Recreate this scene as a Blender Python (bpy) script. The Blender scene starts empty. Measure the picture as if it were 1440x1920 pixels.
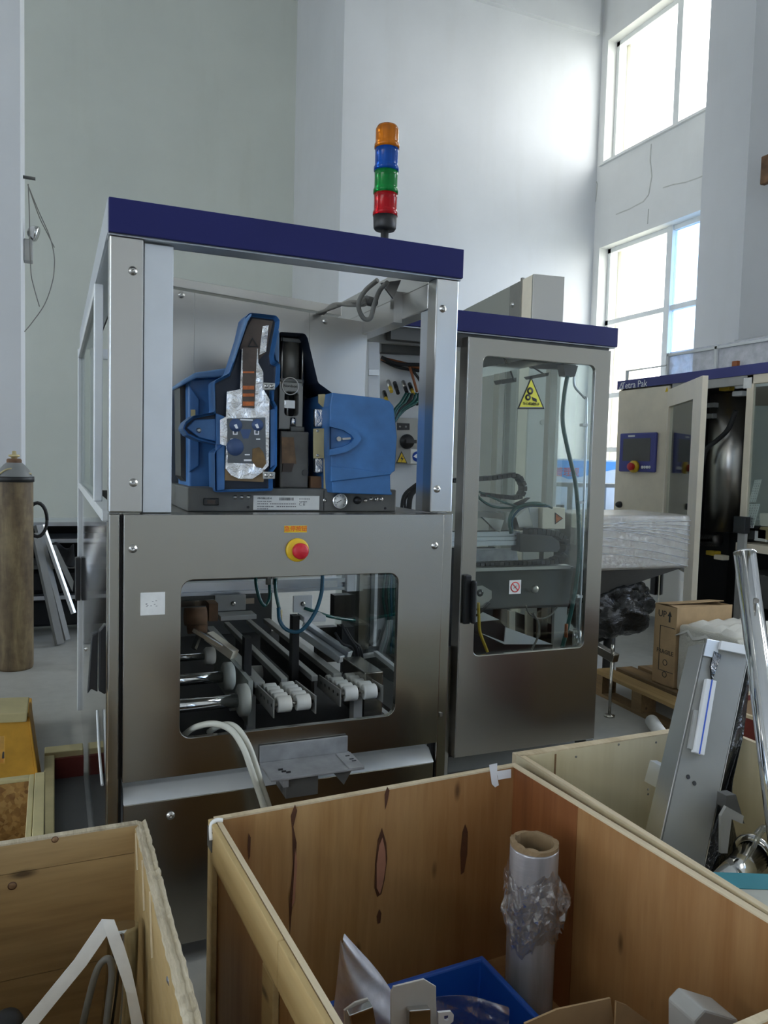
import bpy, bmesh, math, random
from mathutils import Vector, Matrix
random.seed(7)
sc = bpy.context.scene
COL = sc.collection

# ------------------------------------------------------------------ camera
CAM = Vector((0, 0, 1.4))
YAW, PITCH, ROLL, FPX = math.radians(23.05), math.radians(3.62), math.radians(1.52), 1455.0
_f = Vector((math.sin(YAW)*math.cos(PITCH), math.cos(YAW)*math.cos(PITCH), -math.sin(PITCH)))
_r0 = Vector((math.cos(YAW), -math.sin(YAW), 0)); _u0 = _r0.cross(_f)
_r = math.cos(ROLL)*_r0 + math.sin(ROLL)*_u0
_u = -math.sin(ROLL)*_r0 + math.cos(ROLL)*_u0
cd = bpy.data.cameras.new('camera'); cam = bpy.data.objects.new('camera', cd); COL.objects.link(cam)
cd.sensor_fit = 'HORIZONTAL'; cd.sensor_width = 36.0; cd.lens = FPX/1440*36.0; cd.clip_start = 0.05
cam.matrix_world = Matrix(((_r.x, _u.x, -_f.x, CAM.x), (_r.y, _u.y, -_f.y, CAM.y), (_r.z, _u.z, -_f.z, CAM.z), (0, 0, 0, 1)))
sc.camera = cam

def P(x, y, X=None, Y=None, Z=None):
    """measured photo point on a known real plane -> metres"""
    d = _f + (x-720)/FPX*_r - (y-960)/FPX*_u
    t = (X-CAM.x)/d.x if X is not None else (Y-CAM.y)/d.y if Y is not None else (Z-CAM.z)/d.z
    return CAM + t*d

# ------------------------------------------------------------------ world, light, exposure
w = bpy.data.worlds.new('overcast_sky'); sc.world = w; w.use_nodes = True
bg = w.node_tree.nodes['Background']
bg.inputs[0].default_value = (1.0, 0.99, 0.965, 1); bg.inputs[1].default_value = 1.0
sc.view_settings.view_transform = 'Standard'; sc.view_settings.look = 'None'
sc.view_settings.gamma = 1.0; sc.view_settings.use_curve_mapping = False
sc.view_settings.exposure = 3.85
sc.cycles.max_bounces = 8; sc.cycles.diffuse_bounces = 6; sc.cycles.glossy_bounces = 4
sc.cycles.transmission_bounces = 6; sc.cycles.transparent_max_bounces = 16
sc.cycles.caustics_reflective = False; sc.cycles.caustics_refractive = False
sc.cycles.sample_clamp_indirect = 8.0
XW, YB, YAL, XL, YR, ZC = 6.5, 8.5, 10.4, -10.0, -13.0, 8.2
BAYS_R, BAYS_L_FILL = [[(8.38-3.05*k, 6.12-3.05*k) for k in ks] for ks in ((0, 2, 5, 6), (0, 3, 4, 5, 6))]  # left-wall bays are unseen, added for fill light; right ones spaced around door reflections
WINZ = [(5.32, 6.85), (0.95, 4.25)]
def portal(name, loc, rot, sx, sy):
    l = bpy.data.lights.new(name, 'AREA'); l.shape = 'RECTANGLE'; l.size = sx; l.size_y = sy
    l.cycles.is_portal = True
    o = bpy.data.objects.new(name, l); COL.objects.link(o); o.location = loc; o.rotation_euler = rot
for (za, zb) in WINZ:
    for (ya, yb) in BAYS_R:
        portal('daylight_portal', (XW+0.30, (ya+yb)/2, (za+zb)/2), (0, math.pi/2, 0), zb-za, ya-yb)
    for (ya, yb) in BAYS_L_FILL:
        portal('daylight_portal', (XL-0.30, (ya+yb)/2, (za+zb)/2), (0, -math.pi/2, 0), zb-za, ya-yb)

# ------------------------------------------------------------------ materials
MATS = {}
class NT:
    def __init__(s, name):
        s.m = bpy.data.materials.new(name); s.m.use_nodes = True
        s.t = s.m.node_tree; s.b = s.t.nodes['Principled BSDF']; s.out = s.t.nodes['Material Output']
    def n(s, typ, **kw):
        nd = s.t.nodes.new(typ)
        for k, v in kw.items(): setattr(nd, k, v)
        return nd
    def l(s, a, b): s.t.links.new(a, b)
    def set(s, **kw):
        for k, v in kw.items():
            s.b.inputs[k.replace('_', ' ')].default_value = v
        return s
    def coord(s, scale=(1, 1, 1), rot=(0, 0, 0), kind='Object'):
        tc = s.n('ShaderNodeTexCoord'); mp = s.n('ShaderNodeMapping')
        mp.inputs['Scale'].default_value = scale; mp.inputs['Rotation'].default_value = rot
        s.l(tc.outputs[kind], mp.inputs[0]); return mp.outputs[0]
    def noise(s, vec, scale, detail=4, rough=.55, dist=0.0):
        t = s.n('ShaderNodeTexNoise'); t.inputs['Scale'].default_value = scale; t.inputs['Detail'].default_value = detail
        t.inputs['Roughness'].default_value = rough; t.inputs['Distortion'].default_value = dist
        s.l(vec, t.inputs['Vector']); return t.outputs['Fac']
    def ramp(s, fac, stops):
        r = s.n('ShaderNodeValToRGB'); e = r.color_ramp.elements
        while len(e) < len(stops): e.new(.5)
        for el, (p, c) in zip(e, stops):
            el.position = p; el.color = tuple(c)+(1,) if len(c) == 3 else c
        s.l(fac, r.inputs[0]); return r.outputs[0]
    def mix(s, fac, a, b, mode='MIX'):
        m = s.n('ShaderNodeMix', data_type='RGBA', blend_type=mode)
        for sock, v in ((m.inputs[0], fac), (m.inputs[6], a), (m.inputs[7], b)):
            if hasattr(v, 'is_linked'): s.l(v, sock)
            else: sock.default_value = v if not isinstance(v, tuple) or len(v) == 4 else v+(1,)
        return m.outputs[2]
    def bump(s, h, strength=.3, dist=.01):
        b = s.n('ShaderNodeBump'); b.inputs['Strength'].default_value = strength; b.inputs['Distance'].default_value = dist
        s.l(h, b.inputs['Height']); s.l(b.outputs[0], s.b.inputs['Normal'])
    def rr(s, fac, a, b):
        m = s.n('ShaderNodeMapRange'); m.inputs['To Min'].default_value = a; m.inputs['To Max'].default_value = b
        s.l(fac, m.inputs[0]); return m.outputs[0]

def reg(name, nt): MATS[name] = nt.m; return nt
def c4(c): return tuple(c)+(1,)
def plain(name, col, rough=.5, metal=0.0, dirt=.12, dscale=6.0, spec=.5, bump=0):
    t = NT(name); t.set(Roughness=rough, Metallic=metal); t.b.inputs['Specular IOR Level'].default_value = spec
    v = t.coord(); f = t.noise(v, dscale, 5)
    t.l(t.ramp(f, [(.3, [x*(1-dirt) for x in col]), (.7, [min(1, x*(1+dirt)) for x in col])]), t.b.inputs['Base Color'])
    t.l(t.rr(f, max(.02, rough-.06), rough+.08), t.b.inputs['Roughness'])
    if bump: t.bump(t.noise(v, dscale*6, 3), bump, .005)
    return reg(name, t)
def steel(name, col=(.60, .59, .56), rough=.28, axis=2, streak=.05, bump=0):
    t = NT(name); t.set(Metallic=1.0)
    s = [420, 420, 420]; s[axis] = 3.0
    v = t.coord(tuple(s)); g = t.noise(v, 1.0, 3)
    f2 = t.noise(t.coord((1, 1, .4)), 1.2, 1)
    t.l(t.ramp(f2, [(.2, [x*.95 for x in col]), (.8, col)]), t.b.inputs['Base Color'])
    t.l(t.rr(f2, rough-.005, rough+.005), t.b.inputs['Roughness'])
    if bump: t.bump(g, bump, .002)
    return reg(name, t)
def wood(name, dark, mid, light, axis=2, freq=9.0, rough=.6, knots=True, band=None, stretch=.09):
    t = NT(name); t.set(Roughness=rough)
    s = [1.0, 1.0, 1.0]; s[axis] = stretch
    v = t.coord(tuple(s))
    g = t.noise(v, freq, 6, .6, .6); fine = t.noise(v, freq*9, 3, .6)
    c = t.ramp(g, [(.28, dark), (.46, mid), (.68, light)])
    c = t.mix(.25, c, t.ramp(fine, [(.3, dark), (.7, light)]))
    if band:
        b = t.noise(t.coord(tuple([1.6 if i != axis else .02 for i in range(3)])), band[0], 1, .4)
        c = t.mix(t.ramp(b, [(.47, (0, 0, 0)), (.53, (band[2],)*3)]), c, c4(band[1]))
    if knots:
        k = t.n('ShaderNodeTexVoronoi'); k.inputs['Scale'].default_value = 11.0; k.inputs['Randomness'].default_value = 1.0
        ks = [1.0]*3; ks[axis] = .35
        t.l(t.coord(tuple(ks)), k.inputs['Vector'])
        c = t.mix(t.ramp(k.outputs['Distance'], [(.05, (.85,)*3), (.13, (0,)*3)]), c, c4([x*.35 for x in dark]))
    t.l(c, t.b.inputs['Base Color']); t.bump(fine, .12, .003)
    return reg(name, t)
def thin(name, tint, gloss=.08, rough=.03, haze=0.0, hazecol=(.8, .8, .8), wrinkle=0.0, wscale=18.0):
    """clear sheet (acrylic, film, window glass): transparent + a little mirror + optional milky haze"""
    t = NT(name); t.t.nodes.remove(t.b)
    tr = t.n('ShaderNodeBsdfTransparent'); tr.inputs[0].default_value = c4(tint)
    gl = t.n('ShaderNodeBsdfGlossy'); gl.inputs['Roughness'].default_value = rough; gl.inputs[0].default_value = (1, 1, 1, 1)
    lw = t.n('ShaderNodeLayerWeight'); lw.inputs[0].default_value = .35
    add = t.n('ShaderNodeMath', operation='MULTIPLY_ADD'); add.inputs[1].default_value = .35; add.inputs[2].default_value = gloss
    t.l(lw.outputs['Fresnel'], add.inputs[0])
    m1 = t.n('ShaderNodeMixShader'); last = tr.outputs[0]
    if haze:
        df = t.n('ShaderNodeBsdfDiffuse'); df.inputs[0].default_value = c4(hazecol)
        mh = t.n('ShaderNodeMixShader'); mh.inputs[0].default_value = haze
        if wrinkle:
            hz = t.noise(t.coord(), wscale*.6, 4, .6)
            t.l(t.rr(hz, haze*.4, min(1, haze*1.6)), mh.inputs[0])
        t.l(tr.outputs[0], mh.inputs[1]); t.l(df.outputs[0], mh.inputs[2]); last = mh.outputs[0]
    if wrinkle:
        b = t.n('ShaderNodeBump'); b.inputs['Strength'].default_value = wrinkle; b.inputs['Distance'].default_value = .02
        t.l(t.noise(t.coord(), wscale, 5, .6, .8), b.inputs['Height']); t.l(b.outputs[0], gl.inputs['Normal'])
    t.l(add.outputs[0], m1.inputs[0]); t.l(last, m1.inputs[1]); t.l(gl.outputs[0], m1.inputs[2])
    t.l(m1.outputs[0], t.out.inputs[0]); return reg(name, t)
def wrinkled(name, col, rough=.25, metal=1.0, scale=30.0, strength=.6, st=(1, 1, 1)):
    t = NT(name); t.set(Metallic=metal, Roughness=rough); t.b.inputs['Base Color'].default_value = c4(col)
    v = t.coord(st); t.bump(t.noise(v, scale, 5, .65, 1.2), strength, .02); return reg(name, t)

def wallmat(name, col, stain=.1):
    t = NT(name); t.set(Roughness=.75)
    v = t.coord(); f = t.noise(v, .7, 5, .6); g = t.noise(t.coord((2.5, 2.5, .35)), 1.3, 5, .65)
    a = t.ramp(f, [(.3, [x*(1-stain) for x in col]), (.7, col)])
    t.l(t.mix(t.ramp(g, [(.55, (0,)*3), (.8, (.22,)*3)]), a, c4([col[0]*.78, col[1]*.76, col[2]*.7])), t.b.inputs['Base Color'])
    t.bump(t.noise(v, 60, 3), .04, .004); return reg(name, t)
wallmat('wall_paint', (.68, .69, .70)); wallmat('wall_stained', (.78, .78, .75), .14); wallmat('wall_alcove', (.73, .755, .685), .10)
t = NT('floor_concrete'); v = t.coord(); f = t.noise(v, 1.1, 6, .6, .4); g = t.noise(v, 14, 4)
t.l(t.mix(.3, t.ramp(f, [(.3, (.42, .415, .375)), (.7, (.55, .545, .50))]), t.ramp(g, [(.3, (.2, .2, .19)), (.7, (.38, .38, .36))])), t.b.inputs['Base Color'])
t.l(t.rr(f, .25, .5), t.b.inputs['Roughness']); reg('floor_concrete', t)
plain('outside_ground', (.42, .43, .40), .9); plain('cream_render', (.72, .66, .50), .8)
plain('frame_white', (.72, .74, .72), .4, dirt=.05)
thin('window_glass', (.97, .99, 1.0), .05); thin('window_glass_blue', (.52, .66, .86), .08)
steel('steel', (.395, .378, .34), .23); steel('steel_light', (.54, .53, .505), .28); steel('steel_dark', (.40, .38, .35), .30)
steel('steel_mirror', (.56, .56, .53), .07, 2, .1, .004); steel('steel_horizontal', (.58, .57, .54), .26, 0)
steel('steel_smooth', (.66, .66, .65), .12, 2, .08, .01); steel('chrome', (.78, .79, .80), .06, 2, .05, 0)
plain('aluminium', (.66, .69, .73), .34, 1.0, .05); plain('aluminium_white', (.72, .74, .74), .45, .3, .05)
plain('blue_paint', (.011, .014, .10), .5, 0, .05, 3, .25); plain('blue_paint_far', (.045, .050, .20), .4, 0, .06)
plain('grey_paint', (.20, .205, .20), .45); plain('grey_dark', (.085, .085, .08), .5); plain('grey_light', (.38, .38, .36), .45); plain('machined', (.40, .40, .37), .38, .55); plain('tray_grey', (.30, .305, .31), .45, .3, .2, 20)
plain('black', (.012, .012, .013), .45, dirt=.2); plain('black_gloss', (.008, .008, .009), .15)
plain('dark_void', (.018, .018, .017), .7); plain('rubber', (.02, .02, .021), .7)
plain('white_paint', (.78, .79, .80), .4, dirt=.04); plain('hmi_blue', (.050, .058, .27), .4); plain('pan_dark', (.10, .105, .10), .35, .4); plain('cream_paint', (.80, .72, .57), .4, dirt=.06)
plain('melter_blue', (.042, .150, .37), .42, 0, .28, 9, bump=.02); plain('melter_blue_pale', (.11, .22, .40), .5, 0, .22, 9)
plain('melter_navy', (.010, .018, .038), .5, 0, .3); plain('melter_grey', (.135, .135, .125), .5, 0, .15, 12)
wrinkled('foil', (.80, .80, .80), .22); plain('label_brown', (.075, .052, .04), .5, 0, .3, 20); plain('label_orange', (.50, .13, .03), .5, 0, .3, 60)
plain('label_grey', (.10, .11, .12), .5); plain('label_blue', (.045, .085, .20), .5); plain('label_white', (.80, .80, .77), .5, 0, .06, 30)
plain('glue_brown', (.16, .09, .025), .3, 0, .4, 25); plain('cardboard', (.40, .27, .14), .8, 0, .1, 14); plain('cardboard_dark', (.25, .17, .09), .85, 0, .2, 20)
plain('copper_paper', (.20, .115, .055), .5, 0, .4, 30); plain('brass_plate', (.50, .42, .22), .4, .3, .2)
plain('yellow_sign', (.80, .55, .01), .4, dirt=.04); plain('yellow_pale', (.80, .75, .08), .4, dirt=.03); plain('red_plastic', (.60, .02, .035), .35, dirt=.06)
plain('red_ink', (.70, .04, .03), .5); plain('black_ink', (.02, .02, .02), .6); plain('white_ink', (.85, .86, .88), .5, dirt=.02); plain('blue_sign', (.02, .09, .55), .4)
plain('ink_grey', (.20, .20, .20), .6); plain('estop_yellow', (.75, .48, .02), .35, dirt=.05)
plain('tube_green', (.012, .085, .075), .25); plain('tube_blue', (.02, .10, .16), .2); plain('cable_grey', (.18, .175, .155), .45); plain('cable_white', (.56, .56, .48), .4)
plain('cable_orange', (.30, .09, .025), .5); plain('cable_yellow', (.60, .40, .03), .5); plain('roller_white', (.68, .68, .63), .4); plain('oily', (.06, .055, .05), .3, .6, .4)
plain('flange_grey', (.40, .42, .38), .5); plain('rust', (.17, .09, .045), .8, 0, .4, 10)
def lens(name, col):
    t = NT(name); t.set(Roughness=.18); t.b.inputs['Transmission Weight'].default_value = .55; t.b.inputs['IOR'].default_value = 1.3
    v = t.coord((120, 120, 2)); t.l(t.ramp(t.noise(v, 1, 2), [(.3, [x*.7 for x in col]), (.7, col)]), t.b.inputs['Base Color']); return reg(name, t)
lens('lens_orange', (.85, .24, .01)); lens('lens_blue', (.01, .11, .55)); lens('lens_green', (.01, .32, .06)); lens('lens_red', (.70, .01, .02))
wood('ply_orange', (.20, .085, .025), (.38, .205, .07), (.50, .31, .13), 2, 7.0, .5, True, (1.1, (.22, .075, .025), .35))
wood('ply_red', (.12, .035, .010), (.21, .070, .020), (.31, .13, .045), 2, 6.0, .5, False)
wood('ply_old', (.13, .07, .028), (.34, .21, .085), (.48, .33, .15), 0, 6.0, .6, True)
wood('ply_cream', (.52, .44, .26), (.64, .56, .37), (.70, .63, .44), 2, 4.0, .55, False)
wood('edge_pale', (.42, .32, .19), (.60, .49, .32), (.70, .60, .42), 1, 10.0, .8, False)
wood('edge_old', (.22, .18, .12), (.46, .39, .27), (.62, .55, .41), 1, 40.0, .85, False)
wood('batten', (.28, .18, .07), (.47, .33, .14), (.56, .42, .20), 1, 6.0, .6, True)
wood('pallet_pale', (.26, .16, .06), (.40, .26, .10), (.50, .34, .15), 1, 8.0, .8, True)
wood('pallet_wood', (.10, .065, .035), (.22, .14, .065), (.36, .23, .10), 1, 8.0, .8, True)
wood('red_board', (.10, .015, .012), (.15, .025, .018), (.20, .04, .03), 0, 4.0, .5, False)
t = NT('osb'); v = t.coord((1, 1, 1)); k = t.n('ShaderNodeTexVoronoi'); k.inputs['Scale'].default_value = 75; t.l(v, k.inputs['Vector'])
hsv = t.n('ShaderNodeSeparateColor'); t.l(k.outputs['Color'], hsv.inputs[0])
t.l(t.mix(.5, t.ramp(hsv.outputs[0], [(.1, (.20, .09, .02)), (.5, (.46, .25, .065)), (.9, (.60, .38, .13))]), t.ramp(t.noise(v, 30, 4), [(.3, (.16, .07, .02)), (.7, (.46, .27, .09))])), t.b.inputs['Base Color'])
t.set(Roughness=.7); reg('osb', t)
t = NT('rusty_cylinder'); v = t.coord((3, 3, .6)); f = t.noise(v, 4, 6, .65, .5); g = t.noise(t.coord(), 22, 4)
t.l(t.mix(.35, t.ramp(f, [(.3, (.06, .04, .02)), (.5, (.17, .115, .055)), (.70, (.34, .26, .13))]), t.ramp(g, [(.35, (.06, .04, .025)), (.7, (.2, .15, .08))])), t.b.inputs['Base Color']); t.set(Roughness=.6); reg('rusty_cylinder', t)
plain('orange_paint', (.70, .37, .045), .5, 0, .22, 7); plain('cream_batten', (.58, .50, .26), .7, 0, .15)
plain('bin_blue', (.012, .085, .42), .35, 0, .1); plain('teal_edge', (.03, .24, .30), .5); plain('board_white', (.50, .51, .46), .5)
thin('acrylic', (.90, .93, .92), .012); thin('film_clear', (.93, .94, .95), .16, .10, .05, (.8, .8, .82), .5, 22)
thin('film_milky', (.86, .87, .90), .10, .22, .62, (.80, .81, .86), .6, 26); thin('film_wrap', (.75, .73, .68), .14, .22, .30, (.6, .58, .53), .6, 30)
thin('hose_clear', (.80, .82, .80), .2, .1, .2, (.6, .62, .58))
wrinkled('black_film', (.014, .014, .013), .10, 0.0, 11, .9); wrinkled('silver_wrap', (.62, .60, .56), .24, .85, 7, .6, (1, 1, 6))
wrinkled('bubble_wrap', (.62, .60, .52), .35, .15, 55, .8); wrinkled('foam_sheet', (.66, .64, .58), .6, 0, 8, .3)
# ------------------------------------------------------------------ mesh helpers
class MB:
    def __init__(s): s.bm = bmesh.new(); s.mi = 0
    def _new(s, fs):
        for f in fs: f.material_index = s.mi
        return fs
    def face(s, pts):
        vs = [s.bm.verts.new(Vector(p)) for p in pts]
        return s._new([s.bm.faces.new(vs)])
    def box(s, x0, x1, y0, y1, z0, z1):
        return s.hexa([(x0,y0,z0),(x1,y0,z0),(x1,y1,z0),(x0,y1,z0)], [(x0,y0,z1),(x1,y0,z1),(x1,y1,z1),(x0,y1,z1)])
    def hexa(s, lo, hi):
        a = [s.bm.verts.new(Vector(p)) for p in lo]; b = [s.bm.verts.new(Vector(p)) for p in hi]; n = len(a)
        fs = [s.bm.faces.new(a[::-1]), s.bm.faces.new(b)]
        for i in range(n): fs.append(s.bm.faces.new((a[i], a[(i+1)%n], b[(i+1)%n], b[i])))
        s._new(fs); return s
    def prism(s, poly, vec):
        vec = Vector(vec); poly = [Vector(p) for p in poly]
        nrm = Vector((0,0,0))
        for i in range(len(poly)):
            a, b = poly[i], poly[(i+1)%len(poly)]; nrm += a.cross(b)
        if nrm.dot(vec) < 0: poly = poly[::-1]
        s.hexa(poly, [p+vec for p in poly]); return s
    def bar(s, p0, p1, wx, wy, up=(0,0,1)):
        p0, p1 = Vector(p0), Vector(p1); d = (p1-p0).normalized(); up = Vector(up)
        if abs(d.dot(up)) > .98: up = Vector((0,1,0))
        a = d.cross(up).normalized()*wx/2; b = a.cross(d).normalized()*wy/2
        q = [-a-b, a-b, a+b, -a+b]
        s.hexa([p0+v for v in q], [p1+v for v in q]); return s
    def cyl(s, p0, p1, r, seg=16, r2=None, cap=True):
        p0, p1 = Vector(p0), Vector(p1); d = (p1-p0).normalized(); r2 = r if r2 is None else r2
        a = d.orthogonal().normalized(); b = d.cross(a)
        A = [s.bm.verts.new(p0+(a*math.cos(t)+b*math.sin(t))*r) for t in [2*math.pi*i/seg for i in range(seg)]]
        B = [s.bm.verts.new(p1+(a*math.cos(t)+b*math.sin(t))*r2) for t in [2*math.pi*i/seg for i in range(seg)]]
        fs = []
        for i in range(seg):
            f = s.bm.faces.new((A[i], A[(i+1)%seg], B[(i+1)%seg], B[i])); f.smooth = True; fs.append(f)
        if cap: fs += [s.bm.faces.new(A[::-1]), s.bm.faces.new(B)]
        s._new(fs); return s
    def lathe(s, prof, c, seg=24, axis=(0,0,1)):
        """prof: [(radius, along)]"""
        c = Vector(c); d = Vector(axis).normalized(); a = d.orthogonal().normalized(); b = d.cross(a); rings = []
        for (r, h) in prof:
            if r < 1e-6: rings.append([s.bm.verts.new(c+d*h)])
            else: rings.append([s.bm.verts.new(c+d*h+(a*math.cos(2*math.pi*i/seg)+b*math.sin(2*math.pi*i/seg))*r) for i in range(seg)])
        fs = []
        for R0, R1 in zip(rings, rings[1:]):
            for i in range(seg):
                j = (i+1) % seg
                if len(R0) == 1 and len(R1) == 1: continue
                if len(R0) == 1: vs = (R0[0], R1[j], R1[i])
                elif len(R1) == 1: vs = (R0[i], R0[j], R1[0])
                else: vs = (R0[i], R0[j], R1[j], R1[i])
                f = s.bm.faces.new(vs); f.smooth = True; fs.append(f)
        s._new(fs); return s
    def tube(s, pts, r, seg=8, steps=6):
        pts = [Vector(p) for p in pts]
        if steps > 1 and len(pts) > 2:   # Catmull-Rom
            q = [pts[0]*2-pts[1]]+pts+[pts[-1]*2-pts[-2]]; out = []
            for i in range(1, len(q)-2):
                for k in range(steps):
                    t = k/steps; a, b, c, d = q[i-1], q[i], q[i+1], q[i+2]
                    out.append(.5*((2*b)+(c-a)*t+(2*a-5*b+4*c-d)*t*t+(3*b-a-3*c+d)*t**3))
            pts = out+[pts[-1]]
        rings = []; up = None
        for i, p in enumerate(pts):
            d = (pts[min(i+1, len(pts)-1)]-pts[max(i-1, 0)]).normalized()
            a = d.orthogonal().normalized() if up is None else (up-d*up.dot(d)).normalized()
            up = a; b = d.cross(a)
            rings.append([s.bm.verts.new(p+(a*math.cos(2*math.pi*k/seg)+b*math.sin(2*math.pi*k/seg))*r) for k in range(seg)])
        fs = []
        for A, B in zip(rings, rings[1:]):
            for k in range(seg):
                f = s.bm.faces.new((A[k], A[(k+1)%seg], B[(k+1)%seg], B[k])); f.smooth = True; fs.append(f)
        fs += [s.bm.faces.new(rings[0][::-1]), s.bm.faces.new(rings[-1])]
        s._new(fs); return s
    def plate_hole(s, outer, inner, vec):
        """flat plate with a hole: both loops hold the same number of points, given in matching order"""
        vec = Vector(vec); n = len(outer)
        o0 = [s.bm.verts.new(Vector(p)) for p in outer]; i0 = [s.bm.verts.new(Vector(p)) for p in inner]
        o1 = [s.bm.verts.new(Vector(p)+vec) for p in outer]; i1 = [s.bm.verts.new(Vector(p)+vec) for p in inner]
        fs = []
        for k in range(n):
            j = (k+1) % n
            fs += [s.bm.faces.new((o0[k], o0[j], i0[j], i0[k])), s.bm.faces.new((o1[j], o1[k], i1[k], i1[j])),
                   s.bm.faces.new((o0[j], o0[k], o1[k], o1[j])), s.bm.faces.new((i0[k], i0[j], i1[j], i1[k]))]
        s._new(fs); return s
    def build(s, name, mat, parent=None, origin=None, bevel=0, smooth=False, label=None, seg=2, recalc=True, sub=0):
        if recalc: bmesh.ops.recalc_face_normals(s.bm, faces=s.bm.faces)
        M = Matrix.Identity(4)
        top = parent
        if parent is not None:
            while top.parent: top = top.parent
            M = top.matrix_basis.inverted()
        if origin is not None:
            lo = M @ Vector(origin); s.bm.transform(Matrix.Translation(-lo) @ M)
        else: s.bm.transform(M)
        me = bpy.data.meshes.new(name); s.bm.to_mesh(me); s.bm.free()
        for m in (mat if isinstance(mat, (list, tuple)) else [mat]): me.materials.append(MATS[m])
        if smooth:
            for p in me.polygons: p.use_smooth = True
        o = bpy.data.objects.new(name, me); COL.objects.link(o)
        if parent is not None: o.parent = parent
        if origin is not None: o.location = lo
        if bevel:
            b = o.modifiers.new('bevel', 'BEVEL'); b.width = bevel; b.segments = seg; b.limit_method = 'ANGLE'; b.angle_limit = math.radians(40)
            b.harden_normals = False
        if sub:
            d = o.modifiers.new('sub', 'SUBSURF'); d.levels = sub; d.render_levels = sub
        if label: o['label'] = label
        return o

def thing(name, label, cat, loc=(0,0,0), rotz=0.0, group=None):
    o = bpy.data.objects.new(name, None); COL.objects.link(o); o.empty_display_size = .1
    o.matrix_basis = Matrix.Translation(Vector(loc)) @ Matrix.Rotation(rotz, 4, 'Z')
    return tag(o, label, cat, group)
def tag(o, label, cat, group=None):
    o['label'] = label; o['category'] = cat
    if group: o['group'] = group
    return o
def struct(o, label=None, kind='structure'):
    o['kind'] = kind
    if label: o['label'] = label
    return o
def inst(o, name, at, parent):
    """another piece alike: shares the mesh, moved by a world offset"""
    c = o.copy(); COL.objects.link(c); c.name = name; c.parent = parent
    top = parent
    while top.parent: top = top.parent
    c.location = top.matrix_basis.inverted() @ Vector(at); return c
def box(name, mat, parent, x0, x1, y0, y1, z0, z1, bevel=0, **k):
    return MB().box(x0, x1, y0, y1, z0, z1).build(name, mat, parent, bevel=bevel, **k)
def pix(pts, **pl): return [P(x, y, **pl) for (x, y) in pts]
def rrect(x0, x1, z0, z1, r, y, n=5):
    out = []
    for (cx, cz, a0) in ((x1-r, z1-r, 0), (x0+r, z1-r, 90), (x0+r, z0+r, 180), (x1-r, z0+r, 270)):
        for k in range(n+1):
            a = math.radians(a0+90*k/n); out.append(Vector((cx+r*math.cos(a), y, cz+r*math.sin(a))))
    return out
def rect_like(loop, x0, x1, z0, z1, y):
    """points on the outer rectangle that match the loop of a rounded hole"""
    out = []; n = len(loop)//4
    cs = [(x1, z1), (x0, z1), (x0, z0), (x1, z0)]
    for i, p in enumerate(loop):
        c = cs[i//n]; out.append(Vector((c[0], y, c[1])))
    return out
def text(body, size, origin, xdir, up, mat, parent, name='lettering', ext=.0006, align='CENTER', squeeze=1.0):
    cu = bpy.data.curves.new(name, 'FONT'); cu.body = body; cu.size = size; cu.extrude = ext; cu.align_x = align; cu.align_y = 'CENTER'
    cu.resolution_u = 2
    tmp = bpy.data.objects.new(name, cu); COL.objects.link(tmp)
    me = bpy.data.meshes.new_from_object(tmp.evaluated_get(bpy.context.evaluated_depsgraph_get()))
    bpy.data.objects.remove(tmp)
    x = Vector(xdir).normalized(); z = Vector(up).normalized(); n = x.cross(z); z = n.cross(x)
    M = Matrix(((x.x, z.x, n.x, origin[0]), (x.y, z.y, n.y, origin[1]), (x.z, z.z, n.z, origin[2]), (0,0,0,1)))
    top = parent
    while top is not None and top.parent: top = top.parent
    if top is not None: M = top.matrix_basis.inverted() @ M
    me.transform(M @ Matrix.Diagonal((squeeze, 1, 1, 1))); me.materials.clear(); me.materials.append(MATS[mat])
    o = bpy.data.objects.new(name, me); COL.objects.link(o); o.parent = parent; return o

_scr = None
def screw(at, nrm, parent, r=.0075):
    """domed socket screw on a washer; all share one mesh"""
    global _scr
    d = Vector(nrm)
    key = (round(d.x, 2), round(d.y, 2), round(d.z, 2), r)
    if _scr is None: _scr = {}
    if key not in _scr:
        m = MB(); m.lathe([(r*1.5, 0), (r*1.5, r*.25), (r*.95, r*.3), (r*.9, r*.8), (r*.5, r*1.05), (r*.42, r*.6), (0, r*.6)], (0, 0, 0), 12, d)
        o = m.build('screw', 'steel_light', parent, origin=(0, 0, 0)); _scr[key] = o
        top = parent
        while top.parent: top = top.parent
        o.location = top.matrix_basis.inverted() @ Vector(at); return o
    return inst(_scr[key], 'screw', at, parent)

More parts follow.
